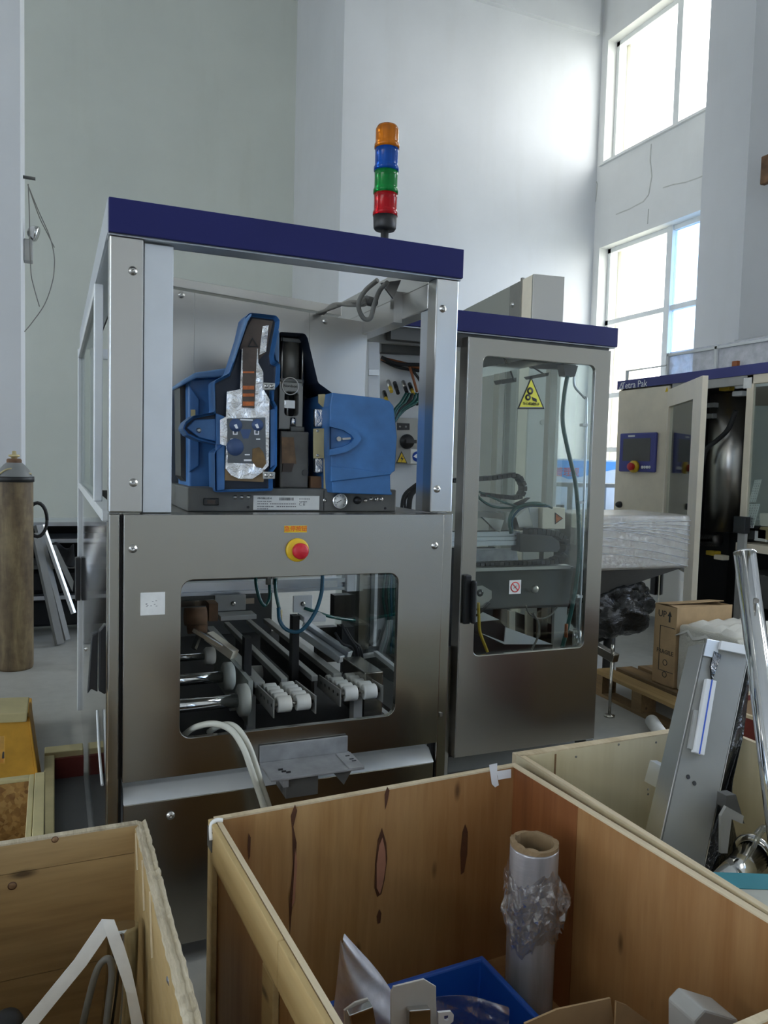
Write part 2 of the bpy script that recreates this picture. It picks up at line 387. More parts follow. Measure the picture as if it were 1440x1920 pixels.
# ------------------------------------------------------------------ the hall
st = lambda name, mat, *b, **k: struct(box(name, mat, None, *b, **k))
st('floor', 'floor_concrete', XL, XW+.3, YR, YAL+.3, -.1, 0)
st('ceiling', 'wall_paint', XL, XW+.3, YR, YAL+.3, ZC, ZC+.2)
m = MB().box(XL, 2.98, YAL, YAL+.3, 0, ZC)
struct(m.build('wall_back', 'wall_alcove', None))
m = MB().box(2.98, XW+.3, YB, YAL+.3, 0, ZC)
struct(m.build('wall_block', 'wall_paint', None))
st('trim_1', 'wall_paint', 2.98, XW-.1, YB-.07, YB, 6.93, ZC)
st('trim_2', 'wall_paint', XL, 2.98, YAL-.06, YAL, 7.5, ZC)
st('wall_rear', 'wall_paint', XL, XW+.3, YR-.3, YR, 0, ZC)
def window_wall(side):
    sx = 1 if side == 'right' else -1
    X0 = XW if sx > 0 else XL
    BAYS = BAYS_R if sx > 0 else BAYS_L_FILL
    xs = sorted((X0, X0+sx*.3))
    m = MB()
    m.box(xs[0], xs[1], YR, YB if sx > 0 else YAL, 6.85, ZC); m.box(xs[0], xs[1], YR, YB if sx > 0 else YAL, 4.25, 5.32); m.box(xs[0], xs[1], YR, YB if sx > 0 else YAL, 0, .95)
    # openings only where the bays are
    edges = [YR]+[v for ya, yb in reversed(BAYS) for v in (yb, ya)]+[YB if sx > 0 else YAL]
    for a, b in zip(edges[::2], edges[1::2]):
        if b-a > .01:
            m.box(xs[0], xs[1], a, b, 5.32, 6.85); m.box(xs[0], xs[1], a, b, .95, 4.25)
    struct(m.build('wall_'+side, 'wall_stained', None))
    if sx < 0: m0 = None
    for i, (ya, yb) in enumerate(BAYS):
        if i:     # columns between the bays
            struct(box('wall_pillar', 'wall_paint', None, *(sorted((X0-sx*.65, X0))), ya+.12, ya+.67, 0, ZC))
        for (za, zb) in WINZ:
            x = X0+sx*.14
            f = MB(); wd = .055; x0, x1 = sorted((x, x+sx*.06))
            ym = (ya+yb)/2
            f.box(x0, x1, yb, ya, za, za+wd); f.box(x0, x1, yb, ya, zb-wd, zb); f.box(x0, x1, yb, yb+wd, za, zb); f.box(x0, x1, ya-wd, ya, za, zb)
            f.box(x0-.02, x1, ym-.045, ym+.045, za, zb)
            bars = [] if za > 5 else [3.30, 2.35, 1.65]
            for zbar in bars: f.box(x0, x1, yb, ya, zbar-.03, zbar+.03)
            root = f.build('window_%d' % (1+len([o for o in COL.objects if o.name.startswith('window_') and o.parent is None])), 'frame_white', None); struct(root)
            zs = [za+wd]+bars[::-1]+[zb-wd]
            for z0, z1 in zip(zs, zs[1:]):
                for (p0, p1, g) in ((ym+.045, ya-wd, 'window_glass'), (yb+wd, ym-.045, 'window_glass_blue' if za < 5 else 'window_glass')):
                    o = MB().box(x+sx*.03-.002, x+sx*.03+.002, p0, p1, z0, z1).build('pane', g, root)
            if sx > 0 and i == 0:
                struct(MB().box(X0-.04, x, yb-.05, ya+.05, za-.03, za).build('trim_%d' % (3 if za > 5 else 4), 'wall_stained', None))
window_wall('right'); window_wall('left')
for y in (5.45,): struct(box('wall_pillar', 'wall_paint', None, XW-.65, XW, y, y+.55, 0, ZC))
# outdoor fins beside the first window, and the yard
for i, (ya, yb) in enumerate(BAYS_R[:2]):
    struct(box('exterior_fin', 'cream_render', None, XW+.31, XW+.75, ya-.06, ya+.35, 0, ZC))
struct(box('ground', 'outside_ground', None, XW+.32, 60, -40, 40, -.3, -.05))
# left pillar with its bright side
struct(box('column_left', 'wall_paint', None, -1.0, -.205, 5.75, 6.55, 0, ZC))
plain('plaster_crack', (.50, .50, .46), .8)
# cracks and peeled plaster on the band between the two windows
m = MB()
def crack(pts, wd):
    for a, b in zip(pts, pts[1:]):
        a = P(*a, X=XW-.003); b = P(*b, X=XW-.003); m.bar(a, b, wd*.6, .004, (1, 0, 0))
crack([(1221, 270), (1219, 300), (1222, 330), (1216, 365), (1206, 378), (1180, 392), (1155, 402)], .022)
crack([(1243, 352), (1262, 346), (1285, 342), (1305, 335), (1322, 328)], .02)
crack([(1216, 392), (1214, 420)], .015)
crack([(1118, 340), (1120, 345), (1117, 378)], .02)
struct(m.build('trim_5', 'plaster_crack', None), 'hairline cracks and peeling edges in the plaster band')
# ------------------------------------------------------------------ machine with the glue unit on top (front face Y = 2.1)
YF = 2.1
M1 = thing('packaging_machine', 'large stainless steel packaging machine with open top frame, dark blue front fascia and signal tower', 'machine', (.62, 3.2, 0))
box('fascia', 'blue_paint', M1, .124, 1.126, 2.088, 2.1, 1.957, 2.042, .002)
m = MB().box(.124, 1.126, 2.1, 2.17, 1.953, 1.958); m.box(.124, 1.126, 2.1, 2.17, 2.037, 2.042); m.box(.124, 1.126, 2.165, 2.17, 1.953, 1.975)
m.build('canopy_channel', 'aluminium', M1)
m = MB().box(.122, .128, 2.1, 4.42, 1.957, 2.042); m.box(.128, .20, 2.17, 4.42, 1.955, 1.960); m.box(.195, .20, 2.17, 4.42, 1.955, 1.985)
m.build('side_channel', 'aluminium', M1)
m = MB().box(1.05, 1.11, 2.17, 3.0, 1.872, 2.035); m.build('side_beam', 'steel_light', M1, bevel=.003)
box('seam', 'steel_dark', M1, 1.0485, 1.0505, 2.17, 3.0, 1.948, 1.950)
# corner posts above the panel
box('post_cover', 'steel_light', M1, .127, .2095, 2.1, 2.16, 1.254, 1.953, .004)
box('post_profile', 'aluminium', M1, .2125, .287, 2.125, 2.20, 1.252, 1.95, .002)
box('post_groove', 'grey_dark', M1, .209, .2128, 2.118, 2.16, 1.252, 1.95)
box('post_cover', 'steel_light', M1, 1.045, 1.119, 2.1, 2.16, 1.254, 1.953, .004)
box('post_profile', 'aluminium', M1, 1.054, 1.1, 2.15, 2.225, 1.252, 1.872, .002)
for q in ((249, 508), (250, 905), (830, 579), (819, 917)): screw(P(*q, Y=2.1), (0, -1, 0), M1)
# lower door panel with the window opening
hole = rrect(.308, .938, .647, 1.076, .032, YF-.02)
m = MB().plate_hole(rect_like(hole, .163, 1.083, .546, 1.25, YF-.02), hole, (0, .018, 0)); m.build('door_panel', 'steel', M1, bevel=.002)
m = MB().box(.163, 1.083, YF-.002, 2.16, 1.243, 1.25); m.box(.163, .168, YF-.002, 2.14, .546, 1.243); m.box(1.078, 1.083, YF-.002, 2.14, .546, 1.243)
m.build('door_return', 'steel', M1)
for q in ((249, 1029), (815, 1023)): screw(P(*q, Y=2.08), (0, -1, 0), M1)
box('lower_post', 'steel', M1, .128, .1545, 2.1, 2.16, 0.03, 1.25, .003)
box('lower_post', 'steel', M1, 1.091, 1.124, 2.1, 2.16, 0.03, 1.25, .003)
m = MB().box(.1548, .1625, 2.12, 2.15, .1, 1.245); m.box(1.0835, 1.0908, 2.12, 2.15, .1, 1.245); m.build('door_gasket', 'black', M1)
m = MB()
for z in (.40, .62): m.box(1.098, 1.106, 2.094, 2.1, z, z+.012)
m.build('dent_mark', 'steel_light', M1)
# ledge and base cabinet
m = MB().prism([(.167, 2.096, .478), (.167, 2.135, .512), (.167, 2.25, .514), (.167, 2.25, .474)], (.916, 0, 0)); m.build('ledge', 'aluminium_white', M1, bevel=.002)  # pale finish puts the window's reflected brightness into the ledge colour
box('base_panel', 'steel', M1, .167, 1.083, 2.101, 2.12, .06, .476, .002)
box('bottom_rail', 'aluminium', M1, .165, 1.083, 2.19, 2.25, .49, .545, .002)
box('hinge', 'steel_light', M1, .18, .24, 2.17, 2.19, .50, .525); box('hinge', 'steel_light', M1, 1.0, 1.07, 2.165, 2.19, .50, .525)
screw(P(320, 1529, Y=2.1), (0, -1, 0), M1)
for x in (.2, 1.04):
    for y in (2.2, 4.32): MB().cyl((x, y, 0), (x, y, .07), .03, 14).build('foot', 'grey_dark', M1)
# side: mirror-bright lower sheet, door frame and clear guard above
box('side_sheet', 'steel_mirror', M1, .126, .134, 2.162, 4.40, .05, 1.225)
box('side_sill', 'aluminium_white', M1, .116, .16, 2.19, 4.40, 1.225, 1.255, .002)
box('guard_post', 'aluminium_white', M1, .113, .139, 2.60, 2.64, 1.255, 1.93, .003)
box('guard_post', 'aluminium_white', M1, .112, .147, 4.36, 4.42, .04, 1.95, .003)
box('guard_rail', 'aluminium_white', M1, .113, .139, 2.64, 4.36, 1.90, 1.93, .003)
box('guard_pane', 'acrylic', M1, .125, .129, 2.64, 4.36, 1.255, 1.90)
m = MB().box(.098, .124, 4.28, 4.34, P(153, 1125, Y=4.3).z, P(153, 1045, Y=4.3).z); m.build('guard_handle', 'black', M1, bevel=.004)
for pp_ in ([(172, 1192), (184, 1185), (183, 1298), (171, 1292), (164, 1302)], [(186, 1184), (199, 1168), (199, 1304), (185, 1296)]):
    MB().prism(pix(pp_, Y=2.22), (0, .03, 0)).build('side_latch', 'black', M1, bevel=.003)
screw((.126, 3.6, .55), (-1, 0, 0), M1)
m = MB().tube([(.117, 2.42, .64), (.118, 2.33, .56), (.12, 2.2, .50)], .004); m.build('latch_rod', 'aluminium_white', M1)
# rear beam, back sheets and shelf the glue unit stands on
YBK = 2.72
q = pix([(318, 518), (640, 574), (640, 592), (318, 536)], Y=YBK+.02); MB().prism(q, (0, .09, 0)).build('rear_beam', 'steel_light', M1, bevel=.002)
for i, (xa, xb) in enumerate(((318, 364.5), (365.5, 580), (581, 690))):
    ya, yb2 = 541+(xa-318)*.172, 541+(xb-318)*.172
    q = pix([(xa, ya), (xb, yb2), (xb-(4 if i < 2 else 18), 962), (xa-(0 if i == 0 else 4), 962)], Y=YBK)
    MB().prism(q, (0, .012, 0)).build('back_sheet', 'steel_light', M1)
for qq in ((340, 553), (610, 602)): screw(P(*qq, Y=YBK), (0, -1, 0), M1)
box('shelf', 'steel_dark', M1, .135, 1.115, 2.16, 2.75, 1.238, 1.246)
# rear frame
m = MB()
m.box(.17, .22, 4.30, 4.35, .05, 1.95); m.box(1.0, 1.05, 4.30, 4.35, .05, 1.95)
m.box(.17, 1.05, 4.32, 4.37, 1.90, 1.95)
m.build('rear_frame', 'aluminium', M1)
# inside the lower chamber
box('chamber_back', 'grey_dark', M1, .14, 1.04, 3.9, 3.92, .06, 1.235)
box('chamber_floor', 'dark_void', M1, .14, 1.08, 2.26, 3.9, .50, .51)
box('chamber_side', 'grey_dark', M1, .136, .146, 2.26, 3.9, .51, 1.235)
m = MB()
for x in (.30, .40, .56, .67, .82):
    m.box(x, x+.03, 3.1, 3.13, .95, 1.22)
m.build('hanger', 'aluminium', M1)
a, b = P(338, 1106, Y=2.75), P(712, 1098, Y=2.75)
m = MB().box(.36, 1.02, 2.75, 2.79, a.z-.024, a.z-.012); m.box(.36, 1.02, 2.75, 2.79, a.z+.006, a.z+.022); m.box(.36, 1.02, 2.765, 2.79, a.z-.012, a.z+.006)
m.build('cross_profile', 'aluminium', M1)
box('profile_end', 'white_paint', M1, 1.02, 1.06, 2.74, 2.80, a.z-.03, a.z+.04, .002)
box('profile_label', 'label_white', M1, .93, .985, 2.747, 2.7505, a.z-.012, a.z+.012)
box('profile_lower', 'steel', M1, .34, .66, 2.72, 2.735, a.z-.055, a.z-.035)
# four slide rails along the travel
RZ = .665
def rail(nx, ny, fx, fy, w=.022, h=.02):
    n = P(nx, ny, Z=RZ); f = P(fx, fy, Z=RZ)
    f.x = n.x + (f.x-n.x)*.5
    MB().bar(n, Vector((n.x, max(f.y, 3.0), RZ)), w, h).build('slide_rail', 'machined', M1, bevel=.002)
    return n
rails = [rail(487, 1284, 397, 1178, .035), rail(533, 1277, 425, 1170), rail(590, 1272, 465, 1165), rail(633, 1268, 505, 1163, .03)]
m = MB()
for n in rails: m.box(n.x-.006, n.x+.006, n.y+.02, 3.2, RZ-.07, RZ-.012)
m.build('rail_web', 'oily', M1)
box('side_casting', 'flange_grey', M1, rails[0].x-.045, rails[0].x-.03, 2.42, 3.0, .54, .69)
# roller outfeed: two side-plated lanes of white rollers
rol = None
def lane(xa, xb, y0, z0, rows):
    global rol
    for (x, dz) in ((xa-.008, 0), (xb+.004, 0)):
        MB().hexa([(x, y0-.02, z0-.034), (x+.004, y0-.02, z0-.034), (x+.004, y0+.22, z0-.034), (x, y0+.22, z0-.034)],
                  [(x, y0-.02, z0+.022), (x+.004, y0-.02, z0+.022), (x+.004, y0+.20, z0+.012), (x, y0+.20, z0+.012)]).build('lane_plate', 'machined', M1)
    wd = (xb-xa)/2
    for r in range(rows):
        for c in range(2):
            at = (xa+wd*(c+.5), y0+.002+r*.043, z0-r*.002)
            if rol is None:
                rol = MB().lathe([(0, -.020), (.012, -.020), (.013, -.0215), (.0235, -.0215), (.025, -.019), (.025, .019), (.0235, .0215), (.013, .0215), (.012, .020), (0, .020)], (0, 0, 0), 20, (1, 0, 0)).build('roller', 'roller_white', M1, origin=(0, 0, 0))
                rol.location = M1.matrix_basis.inverted() @ Vector(at)
            else: inst(rol, 'roller', at, M1)
    m = MB()
    for r in range(rows): m.cyl((xa-.008, y0+.002+r*.043, z0-r*.002), (xb+.008, y0+.002+r*.043, z0-r*.002), .006, 8)
    m.build('roller_axle', 'steel', M1)
a1, b1 = P(514, 1322, Y=2.27), P(585, 1316, Y=2.27); lane(a1.x, b1.x, 2.27, a1.z, 5)
a2, b2 = P(638, 1302, Y=2.33), P(710, 1296, Y=2.33); lane(a2.x, b2.x, 2.33, a2.z, 5)
box('lane_bracket', 'grey_light', M1, a1.x-.045, a1.x-.015, 2.44, 2.47, .51, .63); box('lane_bracket', 'grey_light', M1, a2.x+.06, a2.x+.09, 2.36, 2.40, .51, .64)
# drive shafts with flanges
for (y, z, xe, fr) in ((2.34, .655, 456, .05), (2.46, .70, 427, .045), (2.62, .73, 392, .03)):
    e = P(xe, 1300, Y=y); m = MB().cyl((.15, y, z), (e.x, y, z), .021 if fr > .046 else .018 if fr > .04 else .012, 18); m.build('drive_shaft', 'steel_smooth', M1)
    m = MB().lathe([(0, -.018), (fr*.8, -.018), (fr, -.012), (fr, .012), (fr*.8, .018), (0, .018)], (e.x, y, z), 24, (1, 0, 0)); m.build('shaft_flange', 'flange_grey' if fr > .03 else 'roller_white', M1)
for (x, y, z) in ((.53, 2.5, .60), (.64, 2.75, .62)): MB().cyl((x, y, z), (x+.07, y, z), .028, 16).build('idler', 'roller_white', M1)
# brackets, blocks, cylinders above the rails
q = P(432, 1140, Y=2.7); m = MB().box(q.x-.055, q.x+.055, 2.7, 2.715, q.z-.01, q.z+.045); m.box(q.x-.05, q.x+.075, 2.62, 2.7, q.z-.028, q.z-.012)
m.build('angle_bracket', 'grey_light', M1, bevel=.002); screw((q.x+.01, 2.7, q.z+.015), (0, -1, 0), M1, .006)
q = P(568, 1135, Y=2.62); m = MB().box(q.x-.035, q.x+.035, 2.62, 2.63, q.z-.025, q.z+.035); m.box(q.x-.02, q.x+.06, 2.54, 2.62, q.z-.045, q.z-.025)
m.build('angle_bracket', 'white_paint', M1, bevel=.002); screw((q.x, 2.62, q.z+.005), (0, -1, 0), M1, .006)
q = P(552, 1190, Y=2.6); box('stop_block', 'black', M1, q.x-.012, q.x+.012, 2.58, 2.62, .60, q.z+.07); q = P(463, 1210, Y=2.55); box('stop_block', 'black', M1, q.x-.012, q.x+.012, 2.53, 2.57, .60, q.z+.03)
m = MB(); q = P(375, 1155, Y=2.6); m.cyl((q.x-.05, 2.6, q.z), (q.x+.02, 2.6, q.z), .03, 14); m.cyl((q.x-.03, 2.66, q.z-.05), (q.x+.03, 2.64, q.z-.045), .022, 12); m.box(q.x+.03, q.x+.06, 2.6, 2.66, q.z-.02, q.z+.04)
m.build('actuator', 'rust', M1)
m = MB(); q = P(362, 1180, Y=2.55); m.bar(q, q+Vector((.09, -.02, -.06)), .02, .012); m.bar(q+Vector((.02, 0, -.02)), q+Vector((0, -.02, -.06)), .014, .014)
m.build('linkage', 'steel', M1)
m = MB(); q = P(400, 1195, Y=2.6); m.bar(q+Vector((-.01, .03, 0)), q+Vector((.06, -.06, -.05)), .03, .03); m.build('guide_shoe', 'cream_paint', M1)
q = P(595, 1205, Y=2.75); m = MB(); d = Vector((.07, -.11, -.05)); m.bar(q-d*.8, q+d*.9, .03, .028); m.build('pneumatic_cylinder', 'aluminium', M1, bevel=.003)
q2 = q+Vector((.035, .01, .012)); m = MB().bar(q2-d*.8, q2+d*.9, .03, .028); m.build('pneumatic_cylinder', 'aluminium', M1, bevel=.003)
q = P(645, 1130, Y=2.85); box('valve_block', 'oily', M1, q.x-.04, q.x+.03, 2.85, 2.9, q.z-.06, q.z+.03); q = P(650, 1190, Y=2.8); box('valve_block', 'black', M1, q.x-.02, q.x+.03, 2.8, 2.86, q.z-.05, q.z+.03); box('valve_block', 'oily', M1, q.x-.1, q.x-.02, 2.86, 2.9, q.z-.12, q.z+.02)
p0 = P(684, 1150, Y=2.82); box('inner_post', 'steel', M1, p0.x-.025, p0.x+.02, 2.82, 2.86, .66, 1.235)
p1 = P(698, 1150, Y=2.80); box('guard_edge', 'white_paint', M1, p1.x, p1.x+.012, 2.78, 2.82, .68, 1.235)
e0, e1 = P(672, 1231, Z=.70), P(745, 1255, Z=.70)
m = MB().bar(P(672, 1232, Y=2.8), P(708, 1226, Y=2.8), .03, .012); m.bar(P(704, 1224, Y=2.8), P(752, 1262, Y=2.35), .016, .016); m.build('guard_base', 'white_paint', M1)
box('guard_pane', 'acrylic', M1, 1.05, 1.054, 2.35, 2.95, .66, 1.235)
q = P(668, 1255, Y=2.45); m = MB().box(q.x+.012, 1.035, 2.40, 2.62, .52, q.z); m.build('sheet_box', 'steel', M1, bevel=.004)
# hoses
tb = lambda pts, r, mat, name='hose', par=M1: MB().tube([P(x, y, Y=Y) for x, y, Y in pts], r).build(name, mat, par)
tb([(479, 1078, 2.5), (481, 1100, 2.48), (488, 1125, 2.47), (497, 1135, 2.47), (505, 1120, 2.5), (505, 1090, 2.55)], .006, 'tube_green')
tb([(605, 1075, 2.4), (603, 1110, 2.39), (590, 1150, 2.38), (565, 1182, 2.38), (540, 1182, 2.39), (525, 1165, 2.4), (522, 1140, 2.42)], .0065, 'tube_blue')
tb([(516, 1085, 2.48), (517, 1110, 2.47), (522, 1135, 2.46), (525, 1150, 2.45)], .006, 'tube_green')
m = MB()
for x in (503, 516):
    q = P(x, 1096, Y=2.5); m.cyl(q, q+Vector((0, 0, .05)), .009, 10)
m.build('push_fitting', 'steel_light', M1); q = P(525, 1155, Y=2.44); MB().cyl(q-Vector((0, 0, .015)), q+Vector((0, 0, .02)), .008, 10).build('push_fitting', 'brass_plate', M1)
for k, (x0, x1) in enumerate(((640, 668), (648, 676), (628, 660), (655, 672))):
    tb([(x0, 1170+8*k, 2.7), (x0+14, 1195+6*k, 2.68), (x1, 1215, 2.68), (x1+4, 1240, 2.7)], .005, 'rubber', 'cable')
tb([(570, 1140, 2.62), (615, 1155, 2.62), (640, 1160, 2.65), (665, 1163, 2.68)], .006, 'tube_green')
# signal tower
tc = P(721, 447, Y=2.2); tx, ty = tc.x, 2.2
z0 = 2.03
tow = MB().cyl((tx, ty, z0), (tx, ty, z0+.075), .012, 16).build('signal_tower', 'rubber', M1)
def at_z(y): return P(722, y, Y=ty).z
zz = [at_z(v) for v in (432, 406, 366, 322, 281, 236)]
MB().lathe([(0, zz[0]), (.030, zz[0]), (.034, zz[0]+.006), (.036, zz[1]), (0, zz[1])], (tx, ty, 0), 28).build('tower_socket', 'black', tow)
ln = (zz[5]-zz[1])/4
for k, c in enumerate(('lens_red', 'lens_green', 'lens_blue', 'lens_orange')):
    a = zz[1]+k*ln; top = [(.0355, ln-.001), (0, ln-.001)] if k < 3 else [(.0345, ln-.010), (.029, ln), (0, ln+.001)]
    MB().lathe([(0, .0005), (.0375, .0005), (.0375, .012), (.0355, .014), (.0345, .02)]+[(.0345, ln-.014)]+top, (tx, ty, a), 28).build('tower_lens', c, tow)
# cables and bracket under the fascia
m = MB(); q = P(737, 545, Y=2.3); m.prism([P(715, 530, Y=2.28), P(752, 525, Y=2.28), P(738, 560, Y=2.28)], (0, .01, 0)); m.build('gusset', 'steel_dark', M1); box('gusset', 'steel_light', M1, 1.02, 1.05, 2.36, 2.39, 1.86, 1.96)
tb([(708, 525, 2.25), (685, 545, 2.3), (672, 570, 2.32), (680, 595, 2.33), (694, 597, 2.33), (702, 570, 2.32), (712, 545, 2.28), (726, 530, 2.22)], .0075, 'cable_grey', 'cable')
for k in range(4): tb([(594+k*4, 588, 2.7), (625, 577-k*2, 2.6), (655, 566+k*2, 2.5), (672+k*3, 566+2*k, 2.45), (686, 560+k*3, 2.44)], .006, 'cable_grey', 'cable')
q = P(686, 563, Y=2.45); MB().cyl(q, q+Vector((.04, .02, 0)), .016, 12).build('cable_gland', 'grey_dark', M1)
# outfeed tray
m = MB().box(.525, .79, 1.945, 2.075, .552, .558); m.box(.525, .785, 2.068, 2.077, .558, .605); m.box(.56, .575, 1.95, 2.07, .53, .552)
m.box(.745, .79, 1.945, 2.06, .558, .5605)
m.build('outfeed_tray', 'tray_grey', M1, bevel=.002)
m = MB()
for (x, y) in ((.56, 2.0), (.565, 1.985), (.575, 1.975), (.765, 2.03), (.768, 2.005), (.77, 1.99)): m.box(x, x+.012, y, y+.004, .557, .562)
m.build('tray_slot', 'black', M1)
m = MB().box(.57, .66, 1.96, 2.06, .495, .552); m.prism([(.70, 1.96, .552), (.76, 1.96, .552), (.735, 1.96, .51)], (0, .1, 0)); m.build('tray_bracket', 'grey_dark', M1)
tb([(344, 1379, 2.16), (365, 1364, 2.10), (400, 1357, 2.06), (432, 1368, 2.04), (455, 1400, 2.0), (470, 1440, 1.98), (482, 1475, 1.98), (498, 1530, 1.98), (502, 1600, 2.0)], .0085, 'cable_white')
tb([(392, 1372, 2.18), (415, 1360, 2.09), (440, 1362, 2.05), (462, 1390, 2.02), (478, 1430, 2.0), (490, 1470, 1.99), (508, 1530, 2.0), (512, 1600, 2.02)], .0085, 'cable_white')
# emergency stop, notices
q = P(557, 1031, Y=2.08); m = MB().lathe([(0, 0), (.033, 0), (.033, .006), (.029, .009), (0, .009)], q, 28, (0, -1, 0)); es = m.build('emergency_stop', 'estop_yellow', M1)
m = MB().lathe([(0, .009), (.013, .009), (.013, .022), (.022, .024), (.0225, .038), (.018, .043), (0, .044)], q, 24, (0, -1, 0)); m.build('push_button', 'red_plastic', es)
q = P(554.5, 992, Y=2.079); sk = box('notice', 'yellow_sign', M1, q.x-.0325, q.x+.0325, 2.0785, 2.0802, q.z-.0095, q.z+.0095)
text('急停按钮', .0165, (q.x, 2.0783, q.z), (1, 0, 0), (0, 0, 1), 'red_ink', sk)
q = P(286.5, 1132, Y=2.079); lb = box('notice', 'label_white', M1, q.x-.031, q.x+.031, 2.078, 2.0802, q.z-.030, q.z+.030, .002)
m = MB()
for k in range(9):
    x = q.x+random.uniform(-.02, .022); z = q.z+random.uniform(-.008, .008); m.box(x, x+.004, 2.0774, 2.078, z, z+.0012)
m.build('worn_print', 'ink_grey', lb)
# ------------------------------------------------------------------ hot glue melter on the machine's shelf
GB = 2.25
plain('pump_grey', (.26, .255, .235), .4, .4, .2); plain('manifold_grey', (.15, .145, .135), .5, .2, .25, 14); plain('bay_dark', (.035, .037, .042), .6)
GM = thing('glue_melter', 'dirty blue hot glue melter with hood swung open, showing foil lining and a pump', 'glue unit', (.67, 2.4, 1.246))
def K(cx, cy): return (320+cx/3.1304, 570+cy/3.1304)
def kp(pts, Y): return [P(*K(*p), Y=Y) for p in pts]
def shell(name, pts, Y0, depth, mats, rim=.010, sink=.03, parent=GM, bevel=.006):
    """hollow moulded shell: traced rim, real depth, inner face set back"""
    poly = kp(pts, Y0); m = MB(); m.prism(poly, (0, depth, 0)); bm = m.bm
    bm.normal_update()
    fr = [f for f in bm.faces if f.normal.y < -.9]
    if not fr:
        bmesh.ops.recalc_face_normals(bm, faces=bm.faces); bm.normal_update(); fr = [f for f in bm.faces if f.normal.y < -.9]
    if rim:
        bmesh.ops.inset_region(bm, faces=fr, thickness=rim, depth=-sink if False else 0)
        for f in fr:
            f.material_index = 1
            for v in f.verts: v.co.y += sink
        for f in bm.faces:
            if f not in fr and len(f.verts) == 4 and any(v in fr[0].verts for v in f.verts) and abs(f.normal.y) < .9: pass
    return m.build(name, mats, parent, bevel=bevel)
# grey base with its instruments
b0, b1 = P(352, 935, Y=GB), P(743, 935, Y=GB)
zt = P(550, 916, Y=GB).z
body = box('base', 'melter_grey', GM, b0.x, b1.x, GB, 2.62, 1.2465, zt, .004)
sp = P(607, 935, Y=GB).x; MB().box(sp-.001, sp+.001, GB-.001, GB+.01, 1.25, zt-.004).build('panel_gap', 'black', body)
q = P(395.5, 940.5, Y=GB); d = box('display', 'black_gloss', GM, q.x-.022, q.x+.022, GB-.006, GB, q.z-.0105, q.z+.0105, .002)
MB().box(q.x-.012, q.x+.012, GB-.0065, GB-.006, q.z-.005, q.z+.005).build('display_window', 'label_brown', d)
qa, qb = P(475, 929, Y=GB), P(598, 956, Y=GB); npz = (qa.z+qb.z)/2
npl = box('nameplate', 'label_white', GM, qa.x, qb.x, GB-.003, GB, qb.z, qa.z)
text('PROBLUE 4', .0085, (qa.x+.012, GB-.0035, npz+.013), (1, 0, 0), (0, 0, 1), 'ink_grey', npl, align='LEFT')
m = MB()
for (dx, dz, L) in ((.012, .004, .04), (.012, -.003, .03), (.05, -.003, .075), (.012, -.011, .05), (.07, -.011, .06), (.012, -.018, .03), (.14, .012, .03), (.14, .004, .025)):
    x = qa.x+dx
    while x < qa.x+dx+L: m.box(x, x+.0035, GB-.0034, GB-.003, npz+dz-.0015, npz+dz+.0015); x += random.uniform(.0045, .0065)
m.build('small_print', 'ink_grey', npl)
text('C E', .013, (qb.x-.055, GB-.0035, npz-.004), (1, 0, 0), (0, 0, 1), 'ink_grey', npl)
m = MB()
for k in range(14): m.box(qa.x+.078+k*.0032, qa.x+.078+k*.0032+random.uniform(.0008, .002), GB-.0035, GB-.003, npz+.007, npz+.016)
m.build('barcode', 'black_ink', npl)
for (x, y) in ((441, 932), (466, 932), (453, 932)): screw(P(x, y, Y=GB), (0, -1, 0), GM, .004)
q = P(635, 939, Y=GB); g = MB().lathe([(0, 0), (.023, 0), (.0245, .010), (.023, .016), (.021, .016), (.021, .013), (0, .013)], q, 28, (0, -1, 0)).build('pressure_gauge', ['chrome'], GM)
MB().lathe([(0, .0135), (.0205, .0135), (.0205, .0140), (0, .0140)], q, 28, (0, -1, 0)).build('gauge_face', 'label_white', g)
m = MB().bar(q+Vector((-.012, -.0145, -.006)), q+Vector((.004, -.0145, .003)), .0015, .001, (0, 1, 0))
for k in range(9):
    a = math.radians(225-k*34); m.bar(q+Vector((math.cos(a)*.014, -.0143, math.sin(a)*.014)), q+Vector((math.cos(a)*.018, -.0143, math.sin(a)*.018)), .0012, .0006, (0, 1, 0))
m.build('gauge_needle', 'black_ink', g)
q = P(669, 938, Y=GB); MB().lathe([(0, 0), (.012, 0), (.012, .004), (.009, .006), (.009, .018), (0, .018)], q, 18, (0, -1, 0)).build('regulator_knob', 'black', GM)
for (x, y) in ((609, 938), (685, 938), (696, 936), (706, 936), (715, 936)): screw(P(x, y, Y=GB), (0, -1, 0), GM, .004)
m = MB()
for (x, y) in ((465, 951), (722, 953)): q = P(x, y, Y=GB); m.cyl(q, q+Vector((0, -.002, 0)), .004, 10)
m.build('plug', 'black', GM)
# tank cover behind the hood and its sloped lid, heat-sink side
p = kp([(105, 440), (330, 425), (330, 1105), (108, 1105)], 2.36); MB().prism(p, (0, .22, 0)).build('tank_cover', 'melter_blue', GM, bevel=.006)
p = kp([(108, 470), (170, 560), (170, 950), (108, 990)], 2.352); MB().prism(p, (0, .012, 0)).build('cover_ridge', 'melter_blue', GM, bevel=.004)
p = kp([(60, 460), (145, 402), (350, 372), (345, 425), (150, 436), (68, 478)], 2.33); MB().prism(p, (0, .25, 0)).build('tank_lid', 'melter_blue_pale', GM, bevel=.008)
p = kp([(55, 490), (100, 470), (104, 1060), (60, 1010)], 2.42); MB().prism(p, (0, .12, 0)).build('heat_sink', 'oily', GM)
p = kp([(118, 620), (145, 620), (145, 660), (118, 660)], 2.349); MB().prism(p, (0, .002, 0)).build('sticker', 'brass_plate', GM)
